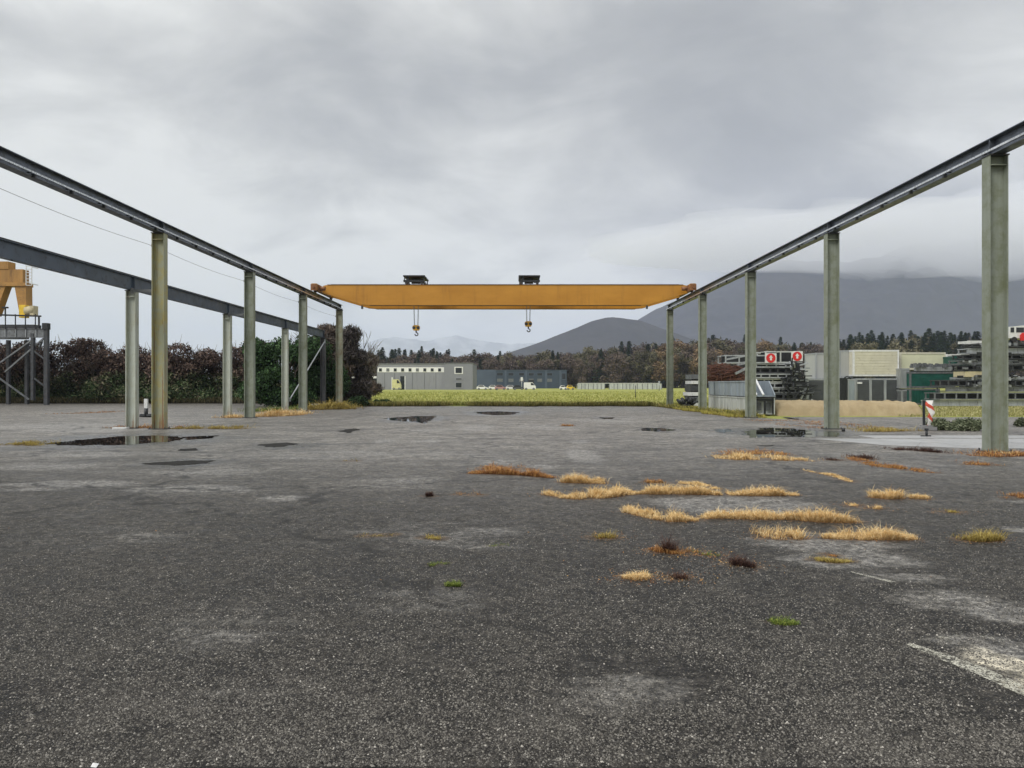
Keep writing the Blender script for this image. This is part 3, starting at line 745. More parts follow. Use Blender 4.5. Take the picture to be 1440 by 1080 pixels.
# ivy mass
def ivy(cx, Y, wdt, top, label, n=26000, mat=M_IVY):
    t = thing('ivy_thicket', (cx, Y, 0), label, 'thicket')
    bl = []
    for k in range(34):
        a = random.uniform(-1, 1); zz = random.uniform(.05, .85)*top; rr = random.uniform(.55, 1.0)
        bl.append((a*wdt*.85, random.uniform(-1.4, 1.4), min(max(.45, zz), top*(1-.12*a*a)-rr*.85), rr*1.1, rr, rr))
    V, rv = leaf_cloud(bl, n, .15, shell=.45, elong=1.25)
    quads_mesh('foliage', V, 4, mat, {'rv': rv}, t)
    mb = MB()
    for k in range(3): taper_limbs(mb, (cx+random.uniform(-1, 1), Y, 0), Vector((random.uniform(-.2, .2), 0, 1)).normalized(), top*.3, .12, 3)
    mb.build('trunk', M_BARK, t)
ivy(wx(385, 54), 55.5, 2.3, wz(470, 55), 'dense dark green ivy mass between the left columns')
ivy(wx(440, 58), 59.5, 2.0, wz(462, 59), 'taller green ivy mass below the end of the lower beam')
# bare tree behind the far left column
def bare_tree(px, Y, top_py, hw, label, seed, density=9000, mat=M_BARE, trunkx=0):
    random.seed(seed)
    x = wx(px, Y); top = wz(top_py, Y); r = hw*Y/F
    t = thing('bare_tree', (x, Y, 0), label, 'tree')
    mb = MB()
    for k in range(3):
        taper_limbs(mb, (x+random.uniform(-.4, .4)+trunkx, Y, 0), Vector((random.uniform(-.3, .3), random.uniform(-.2, .2), 1)).normalized(), top*.30, .13, 4, .42)
    mb.build('trunk', M_BARKG, t)
    bl = []
    for k in range(18):
        a = random.uniform(-1, 1); rr = random.uniform(.5, .95)
        zz = random.uniform(.10, .9)*top; bl.append((a*r*.85, random.uniform(-1, 1), min(zz, top*(1-.22*a*a)-rr), rr, rr, rr*.9))
    V, rv = leaf_cloud(bl, density, .12, shell=.15, elong=4.5)
    quads_mesh('crown', V, 4, mat, {'rv': rv}, t)
M_GTW = mat_leaves('greyish_twigs', [(.15, (.05, .042, .040)), (.5, (.10, .085, .08)), (.9, (.19, .17, .155))], patch=.5)
bare_tree(462, 62, 447, 26, 'brown twiggy tree behind the farthest tall left column', 3, 16000)
bare_tree(496, 63, 452, 24, 'grey brown tree with drooping twigs right of the farthest left column', 5, 15000, M_GTW)
bare_tree(512, 75, 490, 22, 'small dark shrub like tree left of the grey hall', 11, 9000)

# ---------------------------------------------------------------- far treeline
def far_variant(kind, seed):
    rg = np.random.default_rng(seed); rr = random.Random(seed)
    if kind == 'conifer':
        Hh = 1.0; n = 1500
        z = .08+.92*rg.random(n)**.85; tier = .78+.22*np.sin(z*42+seed)
        rad = (1-z)**.8*.21*tier+.010; a = rg.random(n)*2*math.pi; q = rg.random(n)**.45
        P = np.stack([np.cos(a)*rad*q, np.sin(a)*rad*q, z-rad*q*.25], 1)
        d = np.stack([np.cos(a), np.sin(a), np.full(n, -.35)], 1)
        side = np.stack([-np.sin(a), np.cos(a), np.zeros(n)], 1)
        s = (.018+.03*rg.random(n)*(1.1-z))[:, None]
        V = np.stack([P-d*s*.6, P+side*s*.5, P+d*s, P-side*s*.5], 1).reshape(-1, 3); rv = np.repeat(rg.random(n), 4)
    else:
        bl = []
        for k in range(20):
            z = rr.uniform(.22, .86); wdt = .26*math.sin(math.pi*min(1, (z*1.05)))**.6
            s = rr.uniform(.07, .13); bl.append((rr.uniform(-1, 1)*wdt, rr.uniform(-1, 1)*wdt, min(z, 1-s), s, s, s))
        V, rv = leaf_cloud(bl, 2300, .026, shell=.25, elong=2.4, rg=rg)
    return V, rv
VAR = {}
for kind, mats, cnt in (('conifer', [M_CONF], 3), ('broad', [M_BARE, M_OLIV, M_ORNG], 3)):
    for m in mats:
        lst = []
        for k in range(cnt):
            V, rv = far_variant(kind, 31+k*7+len(VAR)*3)
            t = thing('conifer_tree' if kind == 'conifer' else 'leafless_tree', (0, 0, 0), 'x', 'tree')
            mb = MB(); mb.tube((0, 0, 0), (0, 0, .85), .014, 6, .004)
            if kind != 'conifer':
                for q in range(7):
                    a = random.uniform(0, 6.28); z0 = random.uniform(.2, .5); mb.tube((0, 0, z0), (math.cos(a)*.18, math.sin(a)*.18, z0+random.uniform(.2, .38)), .007, 4, .003)
            mb.build('trunk', M_BARK, t)
            quads_mesh('crown', V, 4, m, {'rv': rv}, t)
            lst.append([t, False])
        VAR[(kind, m.name)] = lst
def place_tree(px, Y, top_py, kind, m, label, group, fat=1.0):
    ent = random.choice(VAR[(kind, m.name)])
    if not ent[1]: o = ent[0]; ent[1] = True
    else: o = copy_tree(ent[0])
    h = wz(top_py, Y)
    o.location = (wx(px, Y), Y, 0); s = h
    o.scale = (s*fat, s*fat, s); o.rotation_euler = (0, 0, random.uniform(0, 6.28))
    tag(o, label, 'tree', group)
random.seed(21)
def skyline(px):
    pts = [(470, 492), (520, 493), (560, 492), (590, 491), (640, 493), (700, 493), (760, 492), (830, 487), (880, 484), (920, 478), (950, 476), (1000, 472), (1040, 474), (1080, 474), (1110, 480), (1150, 476), (1180, 476), (1215, 468), (1260, 470), (1300, 466), (1340, 468), (1380, 466), (1440, 466), (1520, 468)]
    for a, b in zip(pts[:-1], pts[1:]):
        if a[0] <= px <= b[0]: return a[1]+(b[1]-a[1])*(px-a[0])/(b[0]-a[0])
    return 480
for row, (Y, step, dpy) in enumerate([(420, 7.5, 0), (385, 8.5, 3), (352, 10.5, 9)]):
    px = 470
    while px < 1500:
        x = px+random.uniform(-3, 3); top = skyline(min(max(px, 470), 1519))+dpy+random.uniform(-4, 5)
        r = random.random()
        if px < 640: kind, m = ('conifer', M_CONF) if r < (.75 if row == 0 else .45) else ('broad', M_BARE)
        elif px < 920: kind, m = ('broad', M_BARE) if r < .62 else (('conifer', M_CONF) if r < .76 else ('broad', M_OLIV))
        elif px < 1110: kind, m = ('broad', M_ORNG) if r < .22 else (('broad', M_BARE) if r < .7 else (('broad', M_OLIV) if r < .85 else ('conifer', M_CONF)))
        elif px < 1190: kind, m = ('conifer', M_CONF) if r < .4 else ('broad', M_BARE)
        elif px < 1375: kind, m = ('conifer', M_CONF) if r < .85 else ('broad', M_OLIV)
        else: kind, m = ('broad', M_BARE) if r < .6 else ('conifer', M_CONF)
        if kind == 'conifer':
            lab = 'dark conifer in the far wood behind the yard'; grp = 'conifers in the far wood'; top -= 1; fat = random.uniform(1.0, 1.7)
        elif m is M_ORNG: lab = 'orange tinted autumn tree in the far wood'; grp = 'orange autumn trees in the far wood'; fat = random.uniform(.95, 1.25)
        elif m is M_OLIV: lab = 'olive toned thin tree in the far wood'; grp = 'olive toned trees in the far wood'; fat = random.uniform(.95, 1.25)
        else: lab = 'bare brown tree in the far wood'; grp = 'bare brown trees in the far wood'; fat = random.uniform(.95, 1.3)
        place_tree(x, Y+random.uniform(-12, 12), top, kind, m, lab, grp, fat)
        px += step*random.uniform(.75, 1.25)*(.7 if px < 640 else 1)
# undergrowth of the wood
bl = []
for px in np.arange(460, 1530, 7): bl.append((wx(px, 400)+random.uniform(-2, 2), 400+random.uniform(-16, 22), random.uniform(2.5, 7), 5, 4, 5.5))
V, rv = leaf_cloud(bl, 60000, .8, shell=.2, elong=1.8)
tag(quads_mesh('undergrowth', V, 4, M_BARE, {'rv': rv}), 'brown undergrowth filling the far wood below the crowns', 'undergrowth', kind='stuff')

# ---------------------------------------------------------------- mountains
g = N('forested_slope')
oc = g.coord(); n = g.noise(.010, 10, .8, oc); n2 = g.noise(.0018, 5, .6, oc)
c = g.mix(n, (.002, .004, .009), (.085, .083, .095)); c = g.mix(g.smooth(n2, .45, .7, 0, .5), c, (.07, .062, .06))
M_MTN = g.set(c, .95, spec=.05)
g = N('snowy_slope'); oc = g.coord(); n = g.noise(.004, 8, .7, oc); z = g.sep(oc)[2]
M_SNOW = g.set(g.mix(g.smooth(n, .42, .62), (.22, .23, .25), (.40, .41, .43)), .9, spec=.05)
def ridge(name, prof, Yc, depth, mat, nx=220, ny=60, amp=.10, seed=0., base=-6, front=.5):
    """terrain ridge: prof is crest height along x; falls off to both sides in y"""
    xs = np.linspace(prof[0][0], prof[-1][0], nx); vs = []; fs = []
    for j in range(ny):
        v = j/(ny-1); y = Yc-depth*front+depth*v
        for i, x in enumerate(xs):
            h = np.interp(x, [p[0] for p in prof], [p[1] for p in prof])
            t = v/front if v < front else (1-v)/(1-front)
            t = max(0, min(1, t)); s = (t**1.15)*(1.0)
            rid = 1-abs(fnoise(x, y, 1/(depth*.28), seed, 6))
            hh = h*s*(1+amp*(rid-.75)*1.6*(1.2-s))+h*fnoise(x, y, 1/(depth*.06), seed+9, 4)*.012*s
            vs.append((x, y+fnoise(x, 0, 1/(depth*.3), seed)*depth*.05, max(base, hh+base)))
    for j in range(ny-1):
        for i in range(nx-1): a = j*nx+i; fs.append((a, a+1, a+nx+1, a+nx))
    me = bpy.data.meshes.new(name); me.from_pydata(vs, [], fs); me.materials.append(mat)
    me.polygons.foreach_set('use_smooth', [True]*len(fs)); me.update()
    o = bpy.data.objects.new(name, me); COL.objects.link(o); return tag(o, kind='structure')
def pr_(pts, Y): return [(wx(px, Y), wz(py, Y)+6) for px, py in pts]
ridge('near_hill', pr_([(560, 541), (640, 520), (700, 500), (730, 491), (765, 479), (800, 465), (830, 452), (850, 446), (862, 445), (880, 447), (900, 449), (920, 457), (960, 472), (1020, 495), (1100, 520), (1200, 541)], 2300), 2300, 1200, M_MTN, seed=1.3, amp=.05)
ridge('mountain', pr_([(820, 541), (860, 490), (890, 455), (920, 438), (950, 424), (985, 408), (1020, 396), (1050, 384), (1100, 368), (1200, 352), (1300, 342), (1440, 335), (1700, 350), (2200, 380), (2700, 541)], 3800), 3800, 2600, M_MTN, nx=420, ny=120, seed=4.2, amp=.30)
ridge('distant_range', pr_([(-300, 541), (100, 500), (380, 490), (460, 486), (520, 480), (560, 472), (600, 480), (640, 471), (670, 478), (720, 484), (800, 480), (900, 500), (1000, 541)], 11000), 11000, 2500, M_SNOW, nx=240, ny=50, seed=7.7, amp=.3)

# haze and low cloud -------------------------------------------------------
def volmat(name, dens, col, aniso=0.):
    m = bpy.data.materials.new(name); m.use_nodes = True; t = m.node_tree
    t.nodes.remove(t.nodes['Principled BSDF']); p = t.nodes.new('ShaderNodeVolumePrincipled')
    p.inputs['Density'].default_value = dens; p.inputs['Color'].default_value = (*col, 1); p.inputs['Anisotropy'].default_value = aniso
    t.links.new(p.outputs[0], t.nodes['Material Output'].inputs['Volume']); return m
mb = MB(); mb.bb(-11500, 11500, -400, 13800, -8, 1000)
tag(mb.build('haze', volmat('haze_air', 1.15e-4, (.70, .77, 1.0))), kind='stuff')
# cloud bank lying on the mountain: closed lumpy body, thin towards its edges
def cloud_bank(name, cx, cy, cz, rx, ry, rz, dens, seed, label):
    nu, nv = 130, 46; vs = []; fs = []
    for j in range(nv+1):
        ph = -math.pi/2+math.pi*j/nv
        for i in range(nu):
            th = 2*math.pi*i/nu
            d = Vector((math.cos(ph)*math.cos(th), math.cos(ph)*math.sin(th), math.sin(ph)))
            p = Vector((d.x*rx, d.y*ry, d.z*rz))
            q = 1+.30*noise.fractal(Vector((p.x*.0016+seed, p.y*.0016, p.z*.003)), .9, 2.1, 6)
            under = 34*(1-abs(d.x)**3)*noise.fractal(Vector((p.x*.005+seed*3, p.y*.003, p.z*.004)), .9, 2.1, 4)
            vs.append((cx+p.x*q, cy+p.y*q, cz+p.z*(q*.6+.4)+under))
    for j in range(nv):
        for i in range(nu): fs.append((j*nu+i, j*nu+(i+1) % nu, (j+1)*nu+(i+1) % nu, (j+1)*nu+i))
    mb = MB(); mb.add(vs, fs, True); o = mb.build(name, volmat(name+'_vapour_%d' % seed, dens, (.97, .98, 1.0)))
    return tag(o, label, 'cloud', kind='stuff')
cloud_bank('low_cloud', 2350, 3250, 610, 1850, 850, 150, .0026, 3, 'grey cloud hiding the top of the long mountain')
cloud_bank('low_cloud', 950, 3000, 560, 420, 420, 45, .0012, 8, 'thin wisp of cloud between the near hill and the long mountain')

# ---------------------------------------------------------------- far buildings
def bld(name, loc, label, cat='building'): return thing(name, loc, label, cat)
M_WALL = mat_plain('grey_cladding', (.27, .275, .30), .5, .1, .07, .4, (.22, .22, .235), streak=True)
M_WALL2 = mat_plain('grey_office_cladding', (.235, .24, .265), .5, .1, .06, .4)
M_BAND = mat_plain('white_band', (.80, .80, .78), .5, 0, .05, 1)
M_BLUE = mat_plain('navy_cladding', (.040, .060, .090), .5, .1, .12, .3)
M_BLUE2 = mat_plain('slate_blue_cladding', (.075, .10, .14), .5, .1, .10, .3)
M_FRAME = mat_plain('white_frame', (.72, .72, .70), .5, 0, .05, 1)
YB = 250.0
bx = lambda px: wx(px, YB); bz = lambda py: wz(py, YB)
t = bld('industrial_hall', (bx(597), YB, 0), 'pale grey flat roofed hall with a white band of small square windows')
roofz = bz(512)
MB().bb(bx(530), bx(625), YB, YB+28, 0, roofz).build('hall_wall', M_WALL, t)
MB().bb(bx(625)+.004, bx(665), YB-1.5, YB+26, 0, roofz+.15).build('office_wall', M_WALL2, t)
mb = MB(); mb.bb(bx(530)-.15, bx(625), YB-.15, YB+28.1, roofz, roofz+.25); mb.bb(bx(625)+.01, bx(665)+.12, YB-1.62, YB+26.1, roofz+.15, roofz+.4); mb.build('roof', M_MGREY, t)
MB().bb(bx(531), bx(624.5), YB-.06, YB-.003, bz(523.5), bz(516.5)).build('white_band', M_BAND, t)
for k in range(9):
    px = 535+k*10.4
    f = MB().bb(bx(px-2.4), bx(px+2.4), YB-.12, YB-.062, bz(522.8), bz(517.6)).build('window', M_FRAME, t)
    MB().bb(bx(px-2.0), bx(px+2.0), YB-.14, YB-.121, bz(522.4), bz(518)).build('pane', M_GLASS if k not in (1, 5) else M_MGREY, f)
mb = MB()
for px in (541, 555, 580, 597, 613): mb.bb(bx(px)-.05, bx(px)+.05, YB-.03, YB-.002, .2, bz(524.5))
mb.build('panel_joints', M_DARK, t)
mb = MB(); mb.bb(bx(563), bx(570), YB-.05, YB-.002, 0, bz(529)); mb.build('open_doorway', M_GLASS, t)  # dark sheet painted for the unlit inside of the hall
mb = MB(); mb.bb(bx(550.5), bx(552.5), YB-.10, YB-.004, 0, bz(530.5)); mb.bb(bx(569), bx(570.3), YB-.12, YB-.052, 0, bz(529)); mb.build('door_frame', M_FRAME, t)
for (a, b, c_, d, m) in ((639.5, 651.5, 516, 526, M_GLASS), (640, 651, 531, 535, M_MGREY), (640, 651, 537, 546, M_MGREY)):
    f = MB().bb(bx(a), bx(b), YB-1.6, YB-1.503, bz(d), bz(c_)).build('window', M_FRAME if m is M_GLASS else M_WALL, t)
    MB().bb(bx(a+1.6), bx(b-1.6), YB-1.64, YB-1.602, bz(d-1.3), bz(c_+1.3)).build('pane', M_GLASS, f)
# yellow truck at the doorway
def van(x, Y, length, hgt, m, label, cat='van', rz=0, name='parked_van', group=None, cab=.28):
    t = thing(name, (x, Y, 0), label, cat, group); L = length; W = 1.9; h0 = .35
    p = [(-L/2, h0), (L/2, h0), (L/2, h0+.55*hgt*.55), (L/2-.15*L*.5, hgt*.62), (L/2-L*cab, hgt), (-L/2+.1, hgt), (-L/2, hgt*.9)]
    MB().prism([(x+u, q) for u, q in p], 'y', Y-W/2, Y+W/2).build('body', m, t)
    MB().prism([(x+L/2-L*cab, hgt*.92), (x+L/2-.09*L, hgt*.62), (x+L/2-L*cab*1.5, hgt*.62), (x+L/2-L*cab*1.5, hgt*.92)], 'y', Y-W/2-.012, Y-W/2-.002).build('window', M_GLASS, t)
    for s in (-.30, .32):
        o = MB().tube((x+s*L, Y-W/2-.02, .34), (x+s*L, Y-W/2+.2, .34), .34, 16).build('wheel', M_TYRE, t)
        MB().tube((x+s*L, Y-W/2-.03, .34), (x+s*L, Y-W/2-.021, .34), .18, 12).build('rim', M_LGREY, o)
    return t
def car(x, Y, m, label, name='parked_car', L=4.3, hgt=1.5, group='cars parked before the blue hall'):
    t = thing(name, (x, Y, 0), label, 'car', group); W = 1.8
    p = [(-.5, .3), (.5, .3), (.5, .62), (.47, .72), (.25, .92), (.10, 1.42), (-.28, 1.46), (-.44, .98), (-.5, .9)]
    MB().prism([(x+u*L, q*hgt/1.46) for u, q in p], 'y', Y-W/2, Y+W/2).build('body', m, t)
    MB().prism([(x+u*L, q*hgt/1.46) for u, q in [(.20, .95), (.08, 1.34), (-.26, 1.36), (-.38, .98)]], 'y', Y-W/2-.012, Y-W/2-.002).build('window', M_GLASS, t)
    for s in (-.30, .31):
        o = MB().tube((x+s*L, Y-W/2-.02, .32), (x+s*L, Y-W/2+.2, .32), .32, 16).build('wheel', M_TYRE, t)
        MB().tube((x+s*L, Y-W/2-.03, .32), (x+s*L, Y-W/2-.021, .32), .17, 12).build('rim', M_LGREY, o)
M_YPALE = mat_plain('pale_yellow_paint', (.62, .60, .30), .5, 0, .15, 1)
van(wx(558, 245), 245, 2.8, 3.3, M_YPALE, 'pale yellow van standing at the doorway of the grey hall', cab=.3)
Y2 = 232
M_CARW = mat_plain('white_car_paint', (.78, .78, .77), .3, 0, .04, 1)
M_CARP = mat_plain('dull_red_car_paint', (.40, .22, .22), .35, 0, .1, 1)
M_CARD = mat_plain('dark_car_paint', (.05, .055, .07), .3, 0, .1, 1)
for px, m, lb in ((678, M_CARW, 'white car nearest to the grey hall'), (694, M_CARW, 'white car beside a dull red one'), (704, M_CARP, 'dull reddish car before the blue hall'), (719, M_CARW, 'white car in the middle before the blue hall'), (729, M_CARD, 'dark car between white vehicles before the blue hall')):
    car(wx(px, Y2), Y2+random.uniform(-3, 3), m, lb, L=2.9 if px in (694,) else 3.4)
van(wx(745, Y2), Y2, 3.6, 2.3, M_CARW, 'white van parked before the black opening of the blue hall')
car(wx(792, Y2), Y2, M_CARW, 'small white car at the right end of the blue hall', L=2.2, hgt=1.4)
car(wx(802, 238), 238, M_YBR, 'small yellow car right of the blue hall', L=2.4, hgt=1.5)
car(wx(483, 175), 175, M_CARW, 'white car half hidden behind the last left column', L=2.6, hgt=1.4, group='cars left of the grey hall')
car(wx(498, 176), 176, M_CARW, 'white car between the twiggy tree and the grey hall', L=2.4, hgt=1.5, group='cars left of the grey hall')
t = bld('shed', (wx(512, 262), 262, 0), 'low dark open shed with a white roof edge, left of the grey hall')
x0, x1 = wx(497, 262), wx(530, 262)
MB().bb(x0, x1, 262, 270, 0, wz(532, 262)).build('wall', M_DARK, t)
MB().bb(x0-.5, x1, 261, 271, wz(532, 262), wz(529, 262)).build('roof', M_BAND, t)
MB().bb(wx(520, 262), x1, 260.5, 261.9, 0, wz(542, 262)).build('loading_ramp', M_BAND, t)
# blue hall
Y3 = 330.0; bx3 = lambda px: wx(px, Y3); bz3 = lambda py: wz(py, Y3)
t = bld('blue_hall', (bx3(731), Y3, 0), 'long dark blue flat roofed hall with a row of narrow windows')
MB().bb(bx3(655), bx3(695), Y3+1, Y3+30, 0, bz3(519.8)).build('plain_wall', M_BLUE2, t)
MB().bb(bx3(695)+.01, bx3(797), Y3, Y3+30, 0, bz3(521)).build('wall', M_BLUE, t)
mb = MB(); mb.bb(bx3(695)+.01, bx3(797)+.2, Y3-.2, Y3+30, bz3(521), bz3(520.2)); mb.build('roof', M_BLUE2, t)
mb = MB()
for px in (696, 711, 740, 768, 788): mb.bb(bx3(px-1.4), bx3(px+1.4), Y3-.12, Y3-.003, 0, bz3(521))
mb.build('pilasters', M_BLUE2, t)
for px, hw in ((703, 4.6), (718.5, 4.2), (733.5, 4), (747, 4), (759, 4), (773, 4)):
    f = MB().bb(bx3(px-hw), bx3(px+hw), Y3-.08, Y3-.003, bz3(528.5), bz3(524)).build('window', M_BLUE2, t)
    MB().bb(bx3(px-hw+.6), bx3(px+hw-.6), Y3-.10, Y3-.081, bz3(528), bz3(524.5)).build('pane', M_GLASS, f)
    MB().bb(bx3(px-hw+.6), bx3(px+hw-.6), Y3-.06, Y3-.003, bz3(537), bz3(532.5)).build('lower_window', M_MGREY, t)
f = MB().bb(bx3(789.8), bx3(796), Y3-.14, Y3-.003, bz3(534), bz3(524)).build('window', M_BLUE2, t)
MB().bb(bx3(790.4), bx3(795.4), Y3-.16, Y3-.141, bz3(533), bz3(525)).build('pane', M_GLASS, f)
MB().bb(bx3(743), bx3(751), Y3-.10, Y3-.062+.05-.05, 0, bz3(534)).build('open_doorway', M_BLACK, t)  # black sheet stands for the unlit interior behind the opening
t_ = MB(); t_.bb(bx3(732), bx3(735), Y3-6, Y3-5.8, bz3(535.5), bz3(530.5)); t_.tube((bx3(733.5), Y3-5.9, 0), (bx3(733.5), Y3-5.9, bz3(536)), .08, 6)
tag(t_.build('signboard', M_FRAME), 'small white signboard standing before the blue hall', 'sign')
# pale panel fence
Y4 = 255.0; t = thing('panel_fence', (wx(870, Y4), Y4, 0), 'long low pale panel fence at the far side of the meadow', 'fence')
mb = MB(); px = 812.0; post = MB(); k = 0
while px < 925:
    w_ = random.choice((5, 6, 7))
    if k not in (7,): mb.bb(wx(px, Y4), wx(px+w_-.8, Y4), Y4, Y4+.25, .1, wz(539.3, Y4))
    post.bb(wx(px+w_-.8, Y4), wx(px+w_, Y4), Y4-.05, Y4+.3, 0, wz(540.3, Y4)); px += w_; k += 1
mb.build('panels', M_PALE, t); post.build('posts', M_MGREY, t)
MB().bb(wx(813, Y4), wx(927, Y4), Y4-.1, Y4+.35, wz(539.3, Y4), wz(538.6, Y4)).build('top_rail', M_WHITE, t)
mb = MB(); mb.tube((wx(927, 200), 200, 0), (wx(927, 200), 200, wz(536, 200)), .12, 8); mb.box((wx(927, 200), 200, wz(537, 200)), (.5, .2, .4))
tag(mb.build('signal_post', M_LGREY), 'short pale post at the right end of the panel fence', 'post')
Y5 = gy(562)
mb = MB(); mb.tube((wx(893.5, Y5), Y5, 0), (wx(893.5, Y5), Y5, wz(543, Y5)), .035, 6); mb.tube((wx(893.5, Y5), Y5, wz(543, Y5)), (wx(893.5, Y5), Y5, wz(543, Y5)+.06), .05, 6)
tag(mb.build('marker_stake', M_DARK), 'thin dark stake standing in the meadow', 'stake')

# ---------------------------------------------------------------- right side: steel troughs
def trough(x0, x1, y0, y1, z0, z1, m, label, slope=False):
    t = thing('steel_trough', ((x0+x1)/2, y0, z0), label, 'steel trough', 'steel troughs beside the right columns')
    mb = MB(); th = .05
    if slope:   # near end slopes down to the camera
        s = .9
        for xx in (x0, x1-th): mb.add([(a, b, c) for a in (xx, xx+th) for b, c in ((y0, z0), (y1, z0), (y1, z1), (y0+s, z1), (y0, z0+.12))],
                                     [(0, 1, 2, 3, 4), (9, 8, 7, 6, 5)]+[(i, (i+1) % 5, 5+(i+1) % 5, 5+i) for i in range(5)])
    else:
        for xx in (x0, x1-th): mb.bb(xx, xx+th, y0, y1, z0, z1)
        mb.bb(x0+th, x1-th, y0+.35, y0+.38, z0+th, z1-.02)
    mb.bb(x0+th, x1-th, y0+.1, y1-.05, z0, z0+th); mb.bb(x0+th, x1-th, y1-th-.06, y1-.06, z0+th, z1)
    mb.build('side_walls', m, t)
    mb = MB(); k = y0+.8
    while k < y1: mb.bb(x0-.035, x0-.001, k, k+.05, z0+.03, z1-.06); k += 1.2
    mb.bb(x0-.04, x0-.001, y0+(1.0 if slope else 0), y1, z1-.06, z1+.01); mb.build('ribs', m, t)
    if slope:
        for xx in (x0+.02, x0+.38):
            MB().bar((xx, y0-.05, z0+.10), (xx, y0+1.25, z1+.08), .10, .06).build('edge_rail', M_WHITE, t)
    else:
        mb = MB(); mb.bb(x0+th, x1-th, y0+.02, y0+.10, z1-.16, z1-.04)
        for u in (.02, .5, .98): mb.bb(x0+th+(x1-x0-2*th)*u-.04, x0+th+(x1-x0-2*th)*u+.04, y0+.02, y0+.12, z0+.02, z1-.17)
        mb.build('end_frame', M_BLACK, t)
        for u in (.28, .74): MB().bb(x0+(x1-x0)*u-.11, x0+(x1-x0)*u+.11, y0+.25, y0+.32, z0+.2, z1-.25).build('end_rib', M_MGREY, t)
    return t
trough(12.35, 13.35, 39.2, 48.6, .08, .93, M_PALE, 'white streaked lower steel trough on the ground behind the right columns')
trough(12.30, 13.30, 39.0, 48.4, .98, 1.80, M_BGREY, 'blue grey upper trough with sloped end and two white edge rails', True)
mb = MB()
for yy in (40, 44, 47.8): mb.bb(12.3, 13.4, yy, yy+.15, 0.0, .078)
for yy in (40, 44, 47.8): mb.bb(12.3, 13.4, yy+.2, yy+.3, .935, .978)
tag(mb.build('timber_bearers', M_RUSTY), 'dark timber bearers under the pale steel troughs', 'timber')

# stack of lattice steel frames (generic)
def steel_frame(x0, x1, Y, z0, h, dep, m, label, group, rungs=.9, name='truss_section', solid=False, chordh=.10):
    t = thing(name, ((x0+x1)/2, Y, z0), label, 'steel frame', group)
    mb = MB()
    for yy in (Y, Y+dep-.1):
        mb.bb(x0, x1, yy, yy+.1, z0, z0+chordh); mb.bb(x0, x1, yy, yy+.1, z0+h-chordh-.012, z0+h-.012)
    x = x0+.05
    while x < x1-.1:
        for yy in (Y+.003, Y+dep-.097): mb.bb(x, x+.09, yy, yy+.085, z0+chordh-.004, z0+h-chordh-.008)
        mb.bb(x, x+.08, Y+.09, Y+dep-.09, z0+.01, z0+.07); mb.bb(x, x+.08, Y+.09, Y+dep-.09, z0+h-.09, z0+h-.03)
        x += rungs*random.uniform(.8, 1.2)
    mb.build('lattice', m, t)
    if solid: MB().bb(x0+.02, x1-.02, Y+.04, Y+.06, z0+chordh, z0+h-chordh-.012).build('side_panel', m, t)
    else: MB().bb(x0+.02, x1-.02, Y+.1+(dep-.2)*.45, Y+.1+(dep-.2)*.45+.03, z0+.02, z0+h-.05).build('inner_shade_plate', M_BLACK, t)  # black sheet added as the shade inside an open frame
    return t
# stack A, behind the right columns
YA = 60.0; az = lambda py: wz(py, YA); ax = lambda px: wx(px, YA)
layers = [(1040, 1142, 571, 562, M_MGREY, 'lowest grey frame of the middle steel stack'), (1052, 1128, 562, 553, M_DARK, 'second dark frame of the middle steel stack'),
          (1064, 1122, 553, 546, M_MGREY, 'third grey frame of the middle steel stack'), (1062, 1138, 546, 538, M_LGREY, 'pale frame halfway up the middle steel stack'),
          (1060, 1106, 538, 532, M_PALE, 'short pale frame in the middle steel stack'), (1058, 1120, 532, 525, M_LGREY, 'light grey frame in the upper half of the middle stack'),
          (1055, 1112, 525, 517, M_DARK, 'dark frame below the two round signs'), (1062, 1118, 517, 511, M_LGREY, 'thin light frame near the top of the middle stack')]
for i, (a, b, c_, d, m, lb) in enumerate(layers):
    steel_frame(ax(a), ax(b), YA+random.uniform(-.15, .15), max(0, az(c_)), az(d)-az(c_)-.01, 2.4, m, lb, 'frames of the middle steel stack', rungs=.7)
steel_frame(ax(1018), ax(1090), YA-.2, az(511), az(499)-az(511), 2.2, M_LGREY, 'long grey box frame carrying the lower left round sign', 'frames of the middle steel stack', 1.2, solid=False)
steel_frame(ax(1076), ax(1129), YA+.1, az(510.8)+.02, az(494)-az(511), 2.2, M_PALE, 'whitish box frame carrying the round sign at its right end', 'frames of the middle steel stack', 1.4, solid=False)
def round_sign(px, py, r, Y, label):
    t = thing('round_sign', (wx(px, Y), Y, wz(py, Y)), label, 'round sign', 'red and white round signs on the steel stack')
    x, z = wx(px, Y), wz(py, Y)
    MB().box((x, Y+.03, z), (r*2.5, .03, r*2.1)).build('backing_plate', M_WHITE, t)
    MB().tube((x, Y-.002, z), (x, Y-.02, z), r, 24).build('red_disc', M_RED, t)
    mb = MB(); ww = r*.20
    mb.prism([(x-ww, z-r*.5), (x+ww, z-r*.5), (x+ww, z+r*.1), (x+r*.45, z+r*.05), (x, z+r*.65), (x-r*.45, z+r*.05), (x-ww, z+r*.1)], 'y', Y-.034, Y-.022)
    mb.build('white_arrow', M_WHITE, t)
round_sign(1084, 503.5, .36, YA-.35, 'red and white round sign, the left and lower of two')
round_sign(1121, 501, .36, YA-.1, 'red and white round sign, the right and higher of two')
